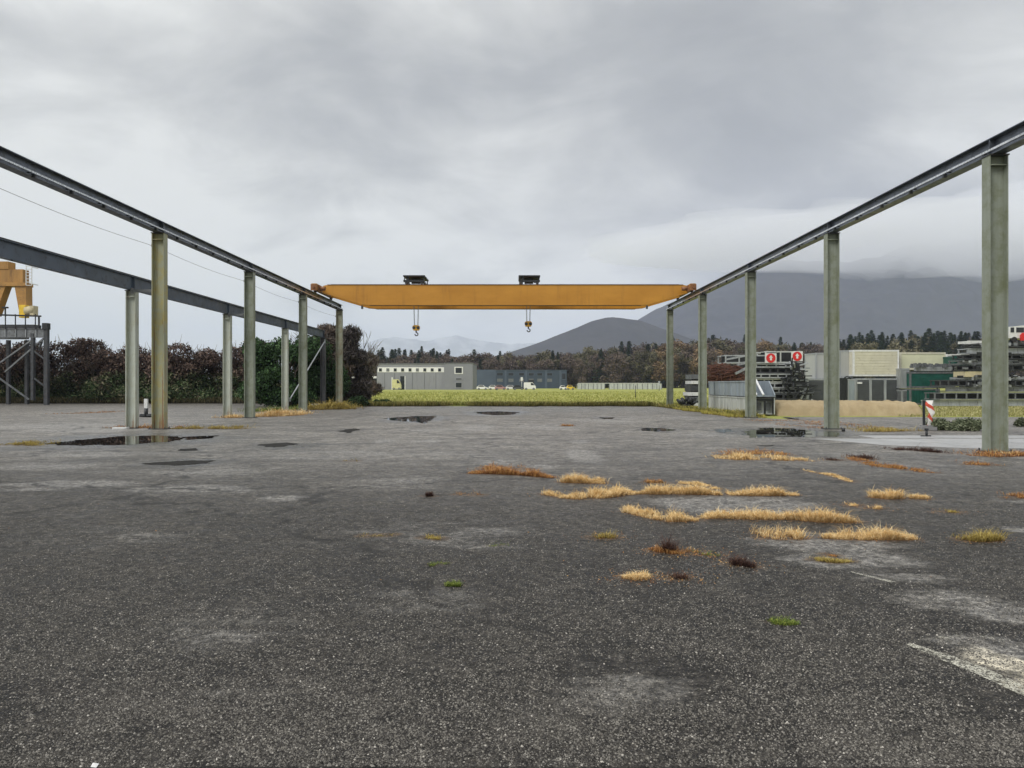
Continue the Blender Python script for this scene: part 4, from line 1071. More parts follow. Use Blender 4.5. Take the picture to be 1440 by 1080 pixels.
# clutter on the right of stack A
random.seed(5)
for k, (a, b, c_, d, lab) in enumerate([(1100, 1140, 565, 532, 'tangle of black steel bars at the foot of the middle stack'), (1108, 1134, 532, 510, 'small heap of dark brackets high on the middle stack')]):
    mb = MB(); m2 = MB()
    for q in range(70 if k == 0 else 36):
        x = ax(random.uniform(a, b)); z = az(random.uniform(c_, d)); y = YA-.5+random.uniform(-.3, .8)
        an = random.choice((0, 0, math.pi/2, random.uniform(0, math.pi)))+random.uniform(-.08, .08); L = random.uniform(.3, 1.1); z = max(z, .35)
        (mb if random.random() < .8 else m2).bar((x-math.cos(an)*L/2, y, max(.05, z-math.sin(an)*L/2)), (x+math.cos(an)*L/2, y+random.uniform(-.3, .3), z+math.sin(an)*L/2), random.uniform(.05, .12), random.uniform(.05, .12))
    t = thing('scrap_bars', (ax((a+b)/2), YA, az(c_)), lab, 'scrap metal', 'scrap heaps in the steel yard'); MB().bb(ax(a+3), ax(b-4), YA+.9, YA+1.1, max(.02, az(c_)), az(d)-.2).build('heap_shade_plate', M_BLACK, t); mb.build('dark_bars', M_BLACK, t); m2.build('pale_bars', M_LGREY, t)  # black sheet behind the bars is added for the heap's dark interior
YS2 = 56.0
mb = MB()
for q in range(260):
    x = wx(random.uniform(997, 1042), YS2); fz = random.random()**.8; z = wz(537-26*fz*(1-.25*abs((x-wx(1015, YS2))/1.5)), YS2)
    an = random.uniform(-.5, .5); L = random.uniform(.3, 1.0); y = YS2+random.uniform(-1, 1)
    mb.bar((x-math.cos(an)*L/2, y, z-math.sin(an)*L/2), (x+math.cos(an)*L/2, y+random.uniform(-.6, .6), z+math.sin(an)*L/2), .05, .04)
for q in range(60):
    x = wx(random.uniform(997, 1042), YS2); mb.bar((x, YS2+random.uniform(-1, 1), 0), (x+random.uniform(-.4, .4), YS2+random.uniform(-1, 1), wz(528, YS2)), .06, .05)
tag(mb.build('rusty_bar_heap', M_RUSTY), 'heap of rusty reddish brown bars behind the steel troughs', 'scrap metal')
mb = MB(); mb.bar((wx(1018, 56), 55.4, wz(506, 56)), (wx(1046, 56), 55.4, wz(500.5, 56)), .3, .12); mb.bar((wx(1032, 56), 55.2, wz(513, 56)), (wx(1046, 56), 55.2, wz(510, 56)), .3, .18); mb.bar((wx(1028, 56), 55.0, wz(526, 56)), (wx(1046, 56), 55.0, wz(517, 56)), .3, .15)
tag(mb.build('steel_channels', M_LGREY), 'light steel channels lying slanted on the rusty heap', 'steel channels')
# stacked ends left of fourth column
YE = 52.5
for k, (a, b, c_, d, m, lb) in enumerate([(970, 992, 571, 567, M_WHITE, 'lowest white plate of the small stack at the meadow edge'), (971, 992, 564, 558.5, M_MGREY, 'dark ribbed piece near the foot of the small stack'), (968.5, 992, 556.5, 551.5, M_WHITE, 'bright white plate halfway up the small stack'), (971, 992, 550, 542, M_DARK, 'dark ribbed piece in the upper small stack'), (972, 992, 540, 535.5, M_WHITE, 'upper white plate of the small stack'), (972, 992, 533, 526.5, M_MGREY, 'grey top piece of the small stack')]):
    x0, x1 = wx(a, YE), wx(b, YE); z0, z1 = max(.02, wz(c_, YE)), wz(d, YE)
    t = thing('stacked_plate', ((x0+x1)/2, YE, z0), lb, 'steel plate', 'plates of the small stack by the meadow')
    MB().bb(x0, x1, YE, YE+1.8, z0, z1).build('plate', m, t)
    mb = MB()
    for u in (.1, .5, .9): mb.bb(x0+(x1-x0)*u-.05, x0+(x1-x0)*u+.05, YE+.05, YE+1.7, z0-.10 if k else 0, z0-.002)
    mb.build('spacers', M_BLACK, t)
mb = MB()
for q in range(26):
    x = wx(random.uniform(958, 974), 52); mb.tube((x, 52+random.uniform(-.3, .3), random.uniform(.05, .6)), (x+random.uniform(-.3, .3), 52+random.uniform(-.4, .4), random.uniform(.05, .75)), .10, 7)
tag(mb.build('black_pipe_bundle', M_BLACK), 'black pipe ends lying left of the small stack', 'pipes')

# sand bank
def bank():
    x0, x1, y0, y1, H = 13.5, wx(1300.5, 39.2), 39.2, 44.5, .70
    nx, ny = 160, 26; vs = []; fs = []
    for j in range(ny):
        v = j/(ny-1)
        for i in range(nx):
            u = i/(nx-1); x = x0+(x1-x0)*u; y = y0+(y1-y0)*v
            e = min(1, (v*(y1-y0))/.6); e2 = min(1, ((1-v)*(y1-y0))/1.0); eu = min(1, (1-u)*(x1-x0)/.25, u*(x1-x0)/.3)
            h = H*(max(0, e)**.45)*(e2**.6)*(eu**.3)+.10*fnoise(x, y, .8, 2.)*e+.06*fnoise(x, y, 3, 5.)*e
            vs.append((x+.04*fnoise(x, y, 2, 8.), y+.12*fnoise(x, 0, .8, 4.)*(1-v), max(0, h)))
    for j in range(ny-1):
        for i in range(nx-1): a = j*nx+i; fs.append((a, a+1, a+nx+1, a+nx))
    g = N('tan_sand'); oc = g.coord(); n = g.noise(1.3, 8, .7, oc); n2 = g.noise(22, 4, .6, oc)
    c = g.ramp(n, [(.3, (.31, .24, .14)), (.7, (.46, .375, .24))]); c = g.mix(g.math('MULTIPLY', n2, .3), c, (.28, .2, .10)); g.bump(n2, .6, .03)
    mb = MB(); mb.add(vs, fs, True); o = mb.build('sand_bank', g.set(c, .95, spec=.1)); tag(o, 'long low bank of tan sand behind the right columns', 'sand heap')
bank()

# containers
def container(px0, px1, py0, py1, Y, dep, mb_body, label, name='container', frame=M_LGREY, ribs='v', group=None, z0=None, louv=0):
    x0, x1 = wx(px0, Y), wx(px1, Y); zb_, zt_ = (max(.02, wz(py1, Y)) if z0 is None else z0), wz(py0, Y)
    t = thing(name, ((x0+x1)/2, Y, zb_), label, 'container', group)
    MB().bb(x0+.03, x1-.03, Y+.04, Y+dep-.03, zb_+.03, zt_-.03).build('body', mb_body, t)
    mb = MB(); f = .13
    for xx in (x0, x1-f): 
        for yy in (Y, Y+dep-f): mb.bb(xx, xx+f, yy, yy+f, zb_, zt_)
    for yy in (Y+.004, Y+dep-f+.004):
        for zz in (zb_+.002, zt_-f-.002): mb.bb(x0+f, x1-f, yy, yy+f-.01, zz, zz+f)
    for xx in (x0+.004, x1-f+.004):
        for zz in (zb_+.004, zt_-f-.004): mb.bb(xx, xx+f-.01, Y+f, Y+dep-f, zz, zz+f)
    mb.build('frame', frame, t)
    mb = MB()
    if ribs == 'v':
        x = x0+f+.06
        while x < x1-f-.08: mb.bb(x, x+.09, Y+.012, Y+.038, zb_+f+.01, zt_-f-.01); x += .22
    elif ribs == 'h':
        z = zb_+f+.03
        while z < zt_-f-.05: mb.bb(x0+f+.01, x1-f-.01, Y+.0, Y+.038, z, z+.07); z += .16
    elif ribs == 'b':
        z = zb_+f+.03
        while z < zt_-f-.05: mb.bb(x0+f+.01, x1-f-.01, Y+.012, Y+.0385, z, z+.13); z += .22
    mb.build('cladding', mb_body, t)
    for q in range(1, louv):
        xx = x0+(x1-x0)*q/louv; MB().bb(xx-.1, xx+.1, Y-.03, Y+.03, zb_+.01, zt_-.01).build('mullion', frame, t)
    return t
YK = 62.0
M_TARP = mat_plain('grey_white_sheet', (.40, .41, .40), .5, .05, .08, .8, streak=True)
container(1147, 1172, 496, 534, YK+1.2, 2.4, M_TARP, 'pale grey tall box behind the second right column', ribs='', group='containers of the steel yard')
container(1180, 1199.5, 492.5, 531.5, YK+.8, 2.6, M_TARP, 'light grey upper box just right of the second right column', ribs='v', group='containers of the steel yard')
container(1199.8, 1264.5, 492, 529, YK, 2.6, M_CREAM, 'cream clad container resting on the louvred grey one', ribs='b', frame=M_WHITE, group='containers of the steel yard')
container(1135, 1181, 532.5, 566, YK-.2, 2.4, M_LOUV, 'dark slatted low container behind the second right column', ribs='h', group='containers of the steel yard')
container(1182, 1191.5, 533, 567, YK-.4, 2.0, M_BLACK, 'narrow black cabinet between grey containers', ribs='', frame=M_BLACK, name='cabinet')
mb = MB(); pp = [(wx(1184+10*u, YK), YK-.3, wz(533-3.5*math.sin(u*3.1), YK)) for u in np.linspace(0, 1, 10)]; mb.path(pp, .05, 6)
tag(mb.build('hose', M_BLACK), 'black hose arching over the narrow black cabinet', 'hose')
container(1192, 1204, 533, 568, YK-.3, 2.3, M_BGREY, 'plain blue grey cabinet left of the dark louvres', ribs='', name='cabinet')
container(1203.6, 1265, 532, 568, YK-.1, 2.4, M_LOUV, 'anthracite louvred container below the cream one', ribs='h', louv=3, group='containers of the steel yard')
MB_ = MB().box((wx(1207.5, YK), YK-.16, wz(538.5, YK)), (.42, .03, .14)); tag(MB_.build('name_plate', M_WHITE), 'small white plate fixed on the dark louvres', 'plate')
container(1265.5, 1330, 495.5, 514.5, YK+.6, 2.4, M_YPALE if False else mat_plain('pale_yellow_sheet', (.60, .60, .42), .6, 0, .1, .8), 'pale yellowish container behind the green skips', ribs='', frame=M_CREAM, group='containers of the steel yard', z0=wz(520, YK+.6))
container(1330.5, 1372, 498, 516, YK+2, 2.4, M_LGREY, 'light grey container far right behind green skips', ribs='v', frame=M_WHITE, group='containers of the steel yard')
container(1342, 1366, 501, 517, YK-1.0, 2.2, M_GREEN, 'small dark green skip highest of the green ones', ribs='v', frame=M_GREEN, name='skip', group='green skips')
container(1266, 1279, 518, 546, YK-.7, 2.2, M_LGREY, 'grey end cage left of the upper green skip', ribs='v', group='containers of the steel yard', name='cage')
container(1268, 1279, 548, 569, YK-.9, 2.2, M_MGREY, 'grey end cage left of the lower green skip', ribs='v', group='containers of the steel yard', name='cage')
container(1279.5, 1343, 523, 545.5, YK-1.2, 2.4, M_GREEN, 'long dark green skip below the cluttered grey rail', ribs='', frame=M_MGREY, name='skip', group='green skips')
container(1279.5, 1322, 546.5, 569, YK-1.4, 2.4, M_GREEN, 'lower dark green skip partly behind the sand bank', ribs='v', frame=M_MGREY, name='skip', group='green skips')
mb = MB(); m2 = MB()
mb.bb(wx(1276, YK), wx(1344, YK), YK-1.2, YK-1.0, wz(522, YK), wz(516.5, YK))
for q in range(70):
    x = wx(random.uniform(1276, 1343), YK); h = random.uniform(.1, .38); m2.box((x, YK-1.1+random.uniform(-.2, .8), wz(517.5, YK)+h/2), (random.uniform(.06, .3), .2, h))
t = thing('clutter_rail', (wx(1310, YK), YK-1.1, wz(522, YK)), 'grey rail with small fittings lying on the long green skip', 'steel fittings'); mb.build('rail', M_LGREY, t); m2.build('fittings', M_MGREY, t)

# right stack of frames
YR = 56.0; rx_ = lambda px: wx(px, YR); rz_ = lambda py: wz(py, YR)
random.seed(9)
lay = [(1308, 571, 562.5, M_LGREY, True, 'lowest light grey beam of the big right stack'), (1311, 562, 551.5, M_MGREY, False, 'frame with square dark openings, second from the ground in the right stack'),
       (1328, 551, 543.5, M_MGREY, True, 'brownish grey solid beam of the right stack'), (1318, 543, 534, M_DARK, False, 'dark ribbed frame ending furthest left in the middle of the right stack'),
       (1350, 533.5, 530, M_LGREY, True, 'thin light plate below the cream board in the right stack'), (1353, 521, 513, M_DARK, False, 'dark frame above the cream board in the right stack'),
       (1347, 512.5, 506, M_MGREY, True, 'grey beam in the upper middle of the right stack'), (1354, 505, 498, M_DARK, False, 'dark frame with pale bits in the upper right stack'),
       (1363, 497, 489, M_LGREY, True, 'light purplish grey beam in the upper right stack'), (1366, 488, 483, M_DARK, False, 'thin dark frame near the top of the right stack'), (1363, 482.5, 478.5, M_WHITE, True, 'topmost white plate left of the big column')]
for (a, c_, d, m, sol, lb) in lay:
    steel_frame(rx_(a), rx_(1520 if d > 478 else 1385) if a != 1363 or d > 480 else rx_(1384), YR+random.uniform(-.25, .25), max(0.0, rz_(c_)), rz_(d)-max(0, rz_(c_))-.01, 1.3, m, lb, 'frames of the big right stack', rungs=.72, solid=sol, chordh=.08)
MB_ = MB().bb(rx_(1354), rx_(1388), YR-.3, YR+1.2, rz_(530), rz_(522.5)); tag(MB_.build('timber_board', M_TAN), 'cream coloured board pack lying in the right stack', 'board pack')
# small pieces on top of the right stack, right of the column
mb = MB(); m2 = MB(); m3 = MB()
for q in range(150):
    x = rx_(random.uniform(1345, 1500)); z = rz_(random.choice((541, 531, 517, 508, 500, 486))+random.uniform(-2, 2)); L = random.uniform(.08, .4)
    random.choice((mb, m2, mb, m3)).box((x, YR-.34+random.uniform(-.1, .15), z), (L, .14, random.uniform(.06, .28)))
for q_, m_, w_ in ((mb, M_BLACK, 'black'), (m2, M_LGREY, 'pale'), (m3, M_MGREY, 'grey')): tag(q_.build('loose_fittings', m_), 'small loose '+w_+' steel fittings scattered over the big right stack', 'steel fittings', kind='stuff')
t = thing('truck_cab', (rx_(1440), YR, rz_(478)), 'white cab like body with dark windows on top of the right stack', 'cab')
zc0, zc1 = rz_(475.5), rz_(457.5)
MB().prism([(rx_(1419), zc0), (rx_(1475), zc0), (rx_(1475), rz_(459)), (rx_(1440), rz_(457.5)), (rx_(1420), rz_(459.5))], 'y', YR, YR+2.2).build('body', M_WHITE, t)
for a, b in ((1421, 1426), (1429, 1440), (1443, 1455), (1458, 1470)): MB().bb(rx_(a), rx_(b), YR-.02, YR-.003, rz_(467.5), rz_(460.5)).build('window', M_GLASS, t)
mb = MB()
for a in (1426, 1446, 1466): mb.tube((rx_(a), YR-.05, rz_(477.5)), (rx_(a), YR+.2, rz_(477.5)), .2, 14)
mb.build('rollers', M_TYRE, t)
o = MB().box((rx_(1437), YR-.1, rz_(475)), (.32, .15, .42)); o.prism([(rx_(1437)-.16, rz_(475)+.21), (rx_(1437)+.16, rz_(475)+.21), (rx_(1437), rz_(475)+.36)], 'y', YR-.17, YR-.03)
tag(o.build('red_marker', M_RED), 'small red marker by the white cab at the right edge', 'marker')

# beacon ----------------------------------------------------------------
YBc = gy(606); xb = wx(1305.5, YBc)
t = thing('traffic_beacon', (xb, YBc, 0), 'bent red and white striped beacon leaning beside the sand bank', 'traffic beacon')
mb = MB(); mb.box((xb-.05, YBc, .09), (.62, .36, .12), 0, .06); mb.box((xb-.05, YBc, .17), (.4, .24, .06), 0, .04); mb.build('foot', M_BASE, t)
MB().bar((xb-.14, YBc+.02, .15), (xb-.15, YBc+.02, 1.06), .07, .05).build('post', M_BLACK, t)
cen = [(0.0, .20), (.05, .35), (.02, .50), (.10, .62), (.05, .76), (-.02, .92), (.02, 1.06)]
def cx_(z): return np.interp(z, [c[1] for c in cen], [c[0] for c in cen])
st_w = MB(); st_r = MB(); zs = np.linspace(.2, 1.06, 44)
for a, b in zip(zs[:-1], zs[1:]):
    for j in range(10):
        u0, u1 = -.095+.019*j, -.095+.019*(j+1); um = (u0+u1)/2; zm = (a+b)/2
        tgt = st_r if ((zm+um*.9+.02) % .40) < .16 else st_w
        tw = .06*math.sin(zm*5)
        tgt.add([(xb+cx_(a)+u0, YBc-.06+tw*u0*8, a), (xb+cx_(a)+u1, YBc-.06+tw*u1*8, a), (xb+cx_(b)+u1, YBc-.06+tw*u1*8, b), (xb+cx_(b)+u0, YBc-.06+tw*u0*8, b),
                 (xb+cx_(a)+u0, YBc-.04+tw*u0*8, a), (xb+cx_(a)+u1, YBc-.04+tw*u1*8, a), (xb+cx_(b)+u1, YBc-.04+tw*u1*8, b), (xb+cx_(b)+u0, YBc-.04+tw*u0*8, b)],
                [(0, 1, 2, 3), (7, 6, 5, 4)]+([(0, 3, 7, 4)] if j == 0 else [])+([(1, 5, 6, 2)] if j == 9 else []))
st_w.build('white_stripes', mat_plain('beacon_white', (.82, .80, .76), .4, 0, .05, 6), t, recalc=False); st_r.build('red_stripes', mat_plain('beacon_red', (.62, .09, .05), .4, 0, .15, 6), t, recalc=False)
# small bollard between the two left columns
YV = gy(587); xv = wx(205.5, YV)
t = thing('bollard', (xv, YV, 0), 'small white topped post between the two nearest left columns', 'bollard')
MB().tube((xv, YV, 0), (xv, YV, .45), .09, 12).build('base', M_BLACK, t); MB().box((xv, YV, .68), (.16, .12, .46)).build('post', M_WHITE, t)
mb = MB(); mb.tube((xv-.35, YV+.1, .08), (xv+.35, YV+.1, .08), .09, 10); mb.box((xv, YV+.1, .12), (.5, .35, .1)); mb.build('foot_clutter', M_DARK, t)
xv = wx(826+477, 24.4)
mb = MB(); mb.tube((wx(1303, 23.4), 23.4, 0), (wx(1303, 23.4), 23.4, .22), .035, 8); mb.box((wx(1303, 23.4), 23.4, .24), (.08, .08, .06)); mb.tube((wx(1295, 23.4), 23.4, .03), (wx(1309, 23.4), 23.4, .03), .03, 8)
tag(mb.build('pipe_stub', M_BLACK), 'small dark pipe stub at the edge of the concrete path', 'pipe stub')
mb = MB(); mb.tube((wx(1186, 26), 26, 0), (wx(1186, 26), 26, .13), .06, 8)
tag(mb.build('ground_peg', M_BLACK), 'tiny black peg in the ground right of the second right column', 'peg')

# ---------------------------------------------------------------- grass
def blades(n, xy, h, wdt, lean=.5, rg=rng, curve=.35, z0=.018):
    """n curved two-segment blades as quads+tip; xy (n,2), h (n,)"""
    a = rg.random(n)*2*math.pi; le = lean*(.3+rg.random(n)); dx, dy_ = np.cos(a)*le, np.sin(a)*le
    wv_ = rg.random(n)*2*math.pi; sx_, sy_ = np.cos(wv_)*wdt*.5, np.sin(wv_)*wdt*.5
    b = np.stack([xy[:, 0], xy[:, 1], np.full(n, z0)], 1)
    s = np.stack([sx_, sy_, np.zeros(n)], 1)
    m = b+np.stack([dx*h*.35, dy_*h*.35, h*.6], 1); t = b+np.stack([dx*h, dy_*h, h*(1-.25*le)], 1)
    q1 = np.stack([b-s, b+s, m+s*.8, m-s*.8], 1); q2 = np.stack([m-s*.8, m+s*.8, t+s*.15, t-s*.15], 1)
    V = np.concatenate([q1, q2], 1).reshape(-1, 3)
    rv = np.repeat(rg.random(n), 8)
    hv = np.tile(np.array([0, 0, .6, .6, .6, .6, 1, 1]), n)
    return V, rv, hv
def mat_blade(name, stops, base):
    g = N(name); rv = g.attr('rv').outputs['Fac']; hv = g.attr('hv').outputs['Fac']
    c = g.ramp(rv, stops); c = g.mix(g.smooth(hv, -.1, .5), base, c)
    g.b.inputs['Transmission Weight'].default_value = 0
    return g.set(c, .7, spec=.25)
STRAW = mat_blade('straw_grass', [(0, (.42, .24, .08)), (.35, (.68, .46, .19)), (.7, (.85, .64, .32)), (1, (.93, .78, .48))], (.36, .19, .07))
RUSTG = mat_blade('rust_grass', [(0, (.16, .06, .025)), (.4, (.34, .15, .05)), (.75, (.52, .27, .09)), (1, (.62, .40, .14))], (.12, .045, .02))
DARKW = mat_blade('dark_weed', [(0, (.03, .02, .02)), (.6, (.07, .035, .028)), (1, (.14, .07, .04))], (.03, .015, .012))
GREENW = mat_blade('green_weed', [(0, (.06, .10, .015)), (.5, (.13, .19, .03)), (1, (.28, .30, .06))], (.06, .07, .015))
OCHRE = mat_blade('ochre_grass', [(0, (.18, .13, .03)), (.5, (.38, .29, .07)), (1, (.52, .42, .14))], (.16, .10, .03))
def tuft(name, pts, mat, hpx, thick, dens, label, cat='grass tuft', wd=.004, extra=None, lean=1.15):
    """grass growing along a crack: pts in pixels of its base line"""
    W = pxo(pts); seg = [(a, b, math.dist(a, b)) for a, b in zip(W[:-1], W[1:])] or [(W[0], W[0], .01)]
    tot = sum(s[2] for s in seg); Ym = sum(p[1] for p in W)/len(W)
    n = int(dens*1.45*max(.25, tot)); h0 = hpx*Ym/F
    u = rng.random(n)*tot; P = np.zeros((n, 2)); acc = 0
    for a, b, L in seg:
        k = (u >= acc) & (u <= acc+L+1e-6); f = ((u[k]-acc)/max(L, 1e-6))[:, None]; P[k] = np.array(a)*(1-f)+np.array(b)*f; acc += L
    P[:, 0] += rng.normal(size=n)*thick*.55; P[:, 1] += np.abs(rng.normal(size=n))*thick*2.3-thick*.35
    # clumping
    cl = np.array([noise.noise(Vector((x*3.1, y*3.1, 1.7))) for x, y in P]); cl2 = np.array([noise.noise(Vector((x*9, y*9, 4.7))) for x, y in P])
    keep = (cl*.9+cl2*1.0+rng.random(n)*.7) > .24; P = P[keep]; n = len(P); cl = cl[keep]
    end = np.clip(np.minimum(np.abs(P[:, 0]-min(q[0] for q in W)), np.abs(P[:, 0]-max(q[0] for q in W)))/.25, .45, 1) if tot > .7 else 1
    h = .60*h0*(.40+.55*rng.random(n)+.9*rng.random(n)**6)*np.clip(.85+cl*.9, .4, 1.5)*end
    V, rv, hv = blades(n, P, h, wd, lean)
    base = np.array([sum(p[0] for p in W)/len(W), Ym, 0]); V = V-base
    o = quads_mesh(name, V, 4, mat, {'rv': rv, 'hv': hv}, None, tuple(base)); tag(o, label, cat, 'grass and weed clumps growing out of the asphalt'); return o
T = [
 ([(663, 668), (690, 668), (735, 670), (776, 674)], RUSTG, 13, .13, 2600, 'long rusty brown grass strip, leftmost of the big clumps'),
 ([(668, 664), (700, 660), (745, 662)], RUSTG, 6, .15, 900, 'thin brown grass fringe behind the rusty strip'),
 ([(792, 680), (815, 681), (850, 682)], STRAW, 15, .12, 4200, 'pale golden tuft at the right end of the rusty strip'),
 ([(768, 698), (785, 700)], STRAW, 9, .08, 2400, 'small golden tuft left of the double golden clump'),
 ([(788, 702), (815, 704), (850, 702), (895, 696)], STRAW, 19, .13, 4400, 'golden double humped clump in the centre right of the yard'),
 ([(888, 696), (925, 697), (970, 697), (1010, 698), (1060, 699), (1120, 699)], STRAW, 16, .10, 3600, 'long golden strip along the back of the pale patch'),
 ([(960, 682), (985, 684), (1010, 690)], STRAW, 9, .10, 2400, 'thin golden fringe behind the long golden strip'),
 ([(910, 681), (932, 681)], RUSTG, 10, .08, 2400, 'small rusty tuft left above the long golden strip'),
 ([(884, 722), (915, 730), (940, 736), (980, 735)], STRAW, 24, .12, 5000, 'largest golden clump at the left end of the front crack'),
 ([(980, 732), (1020, 731), (1060, 733), (1120, 733), (1165, 736), (1210, 737)], STRAW, 16, .09, 3400, 'long thin straw strip along the front of the pale patch'),
 ([(1130, 735), (1165, 737), (1205, 738)], STRAW, 22, .10, 2600, 'taller straw at the right end of the front crack'),
 ([(1072, 760), (1095, 761), (1128, 761)], STRAW, 27, .10, 5200, 'round pale golden tuft in front of the straw strip'),
 ([(1163, 760), (1200, 762), (1245, 762), (1288, 762)], STRAW, 24, .07, 4000, 'straight golden strip right of the round tuft'),
 ([(1354, 763), (1380, 765), (1410, 763)], OCHRE, 22, .06, 1900, 'ochre tuft with a few tall stalks near the right edge'),
 ([(1230, 702), (1250, 704), (1268, 703)], STRAW, 17, .07, 3600, 'left one of two small straw tufts in a row'),
 ([(1284, 703), (1306, 704)], STRAW, 12, .06, 3600, 'right and smaller one of two straw tufts in a row'),
 ([(1196, 714), (1206, 713)], STRAW, 7, .06, 1500, 'tiny pale tuft left below the pair of straw tufts'),
 ([(1228, 718), (1238, 718)], STRAW, 10, .05, 1500, 'tiny spiky straw tuft below the pair'),
 ([(1140, 665), (1170, 670), (1200, 680)], STRAW, 11, .10, 2600, 'slanting straw clump behind the long strips'),
 ([(1332, 723), (1345, 723)], OCHRE, 10, .05, 1500, 'tiny ochre tuft by itself on the right'),
 ([(1014, 646), (1040, 648), (1080, 648), (1142, 650)], STRAW, 12, .16, 1500, 'orange and straw strip far back before the second right column'),
 ([(1012, 642), (1060, 640), (1120, 642)], RUSTG, 8, .2, 800, 'rusty fringe behind the far straw strip'),
 ([(1210, 648), (1240, 658), (1315, 667)], RUSTG, 10, .14, 1500, 'slanting rust brown weed strip on the right'),
 ([(1208, 645), (1228, 648)], DARKW, 9, .14, 1200, 'dark head of the slanting rust strip'),
 ([(1166, 648), (1182, 649)], DARKW, 6, .1, 900, 'small dark reddish weed on the far right'),
 ([(1360, 655), (1405, 656)], RUSTG, 6, .15, 900, 'faint rusty grass in front of the nearest right column'),
 ([(1420, 704), (1445, 702), (1480, 704)], RUSTG, 13, .10, 2600, 'rusty tuft cut by the right edge of the picture'),
 ([(834, 760), (865, 760)], OCHRE, 16, .05, 900, 'thin ochre tuft alone left of the big clumps'),
 ([(880, 817), (895, 819), (910, 818)], STRAW, 16, .05, 2600, 'small orange straw tuft nearest the middle foreground'),
 ([(918, 778), (945, 782), (990, 784)], RUSTG, 10, .06, 2200, 'flat rusty weed patch in front of the golden clumps'),
 ([(935, 780), (948, 781)], DARKW, 26, .04, 1100, 'dark spiky dead weed on the rusty patch'),
 ([(980, 783), (1010, 786)], GREENW, 11, .06, 900, 'yellow green weed right of the rusty patch'),
 ([(1032, 798), (1062, 802)], DARKW, 22, .05, 1800, 'dark red brown weed clump before the round golden tuft'),
 ([(948, 818), (968, 818)], DARKW, 20, .05, 800, 'dark weed with green underneath, below the rusty patch'),
 ([(1150, 792), (1175, 795), (1198, 794)], OCHRE, 10, .06, 2600, 'flat ochre and green patch before the straight golden strip'),
 ([(1088, 882), (1105, 884), (1122, 883)], GREENW, 9, .04, 1800, 'bright green moss clump in the right foreground'),
 ([(628, 828), (646, 829)], GREENW, 9, .03, 1600, 'bright green weed in the middle foreground'),
 ([(604, 800), (628, 797)], GREENW, 6, .05, 1200, 'faint green moss left of the middle'),
 ([(690, 772), (716, 770)], GREENW, 6, .06, 900, 'faint green moss behind the bright green weed'),
 ([(596, 760), (618, 762)], OCHRE, 8, .05, 1500, 'small ochre weed left of the middle'),
 ([(510, 758), (550, 756)], OCHRE, 6, .08, 700, 'faint ochre weeds at the left of the middle'),
 ([(643, 698), (676, 699)], RUSTG, 8, .09, 1200, 'thin rusty weeds below the long rusty strip'),
 ([(600, 700), (606, 700)], DARKW, 8, .03, 3000, 'tiny dark weed alone left of the rusty strip'),
 ([(1168, 785+0), (1176, 786)], RUSTG, 4, .03, 1000, 'tiny rusty weed beside the flat ochre patch'),
 ([(1276, 634), (1300, 636), (1336, 639)], DARKW, 14, .10, 700, 'dark red brown weed at the edge of the concrete path'),
 ([(1258, 634), (1270, 634)], DARKW, 6, .12, 1200, 'small dark weed left of the path edge weed'),
 ([(1372, 642), (1400, 644), (1460, 642)], RUSTG, 11, .22, 1100, 'rust coloured litter grass round the nearest right column'),
 ([(1420, 640), (1460, 642)], STRAW, 8, .2, 700, 'pale straw right of the nearest right column'),
 ([(0, 627), (25, 627), (50, 628)], OCHRE, 9, .25, 900, 'brown grass at the left edge before the big puddle'),
 ([(150, 603), (180, 603), (215, 603), (250, 603)], RUSTG, 7, .3, 420, 'rusty fringe round the feet of the nearest left columns'),
 ([(238, 604), (280, 604), (342, 604)], OCHRE, 7, .3, 620, 'orange straw strip right of the mossy column'),
 ([(310, 588), (330, 588), (345, 588)], STRAW, 8, .5, 900, 'small straw heap at the foot of the second pale column'),
 ([(355, 587), (385, 586), (412, 584)], STRAW, 13, .6, 1300, 'bigger straw pile right of the second tall left column'),
 ([(360, 580), (400, 577)], GREENW, 10, .8, 600, 'green and straw weeds behind the bigger straw pile'),
 ([(438, 577), (460, 576), (485, 576)], OCHRE, 16, .7, 1500, 'ochre grass mound by the farthest tall left columns'),
 ([(1218, 608), (1245, 608), (1280, 607)], OCHRE, 9, .4, 800, 'ochre grass strip behind the concrete path'),
 ([(790, 600), (802, 600)], RUSTG, 5, .15, 600, 'small reddish weed far back in the middle'),
 ([(70, 583), (110, 582), (160, 580)], RUSTG, 3, .5, 160, 'thin line of reddish weeds before the left hedge'),
 ([(486, 650), (498, 650)], OCHRE, 5, .08, 600, 'tiny pale weed far left of the rusty strip'),
]
soil = np.zeros_like(XG)
for (pts, m, hp, th, dn, lb) in T:
    W = pxo(pts)
    if len(W) == 1: W = W*2
    for (a, b) in zip(W[:-1], W[1:]):
        ab = np.array(b)-np.array(a); L2 = max(1e-6, float(ab@ab)); tt = np.clip(((XG-a[0])*ab[0]+(YCG-a[1])*ab[1])/L2, 0, 1)
        d = np.hypot(XG-(a[0]+ab[0]*tt), YCG-(a[1]+ab[1]*tt)-.06); sg = .06+a[1]*.009
        soil = np.maximum(soil, np.exp(-(d/sg)**2)*(1.0 if m is not GREENW else .5))
at = ay.data.attributes.new('soil', 'FLOAT', 'POINT'); at.data.foreach_set('value', soil.ravel().astype(np.float32))
for (pts, m, hp, th, dn, lb) in T:
    Ym = gy(sum(p[1] for p in pts)/len(pts))
    tuft('grass_tuft' if m in (STRAW, RUSTG, OCHRE) else 'weed', pts, m, hp, th*(.6 if Ym < 14 else 1), dn*1.0, lb, 'grass tuft' if m in (STRAW, RUSTG, OCHRE) else 'weed', wd=max(.0042, Ym*.0005))

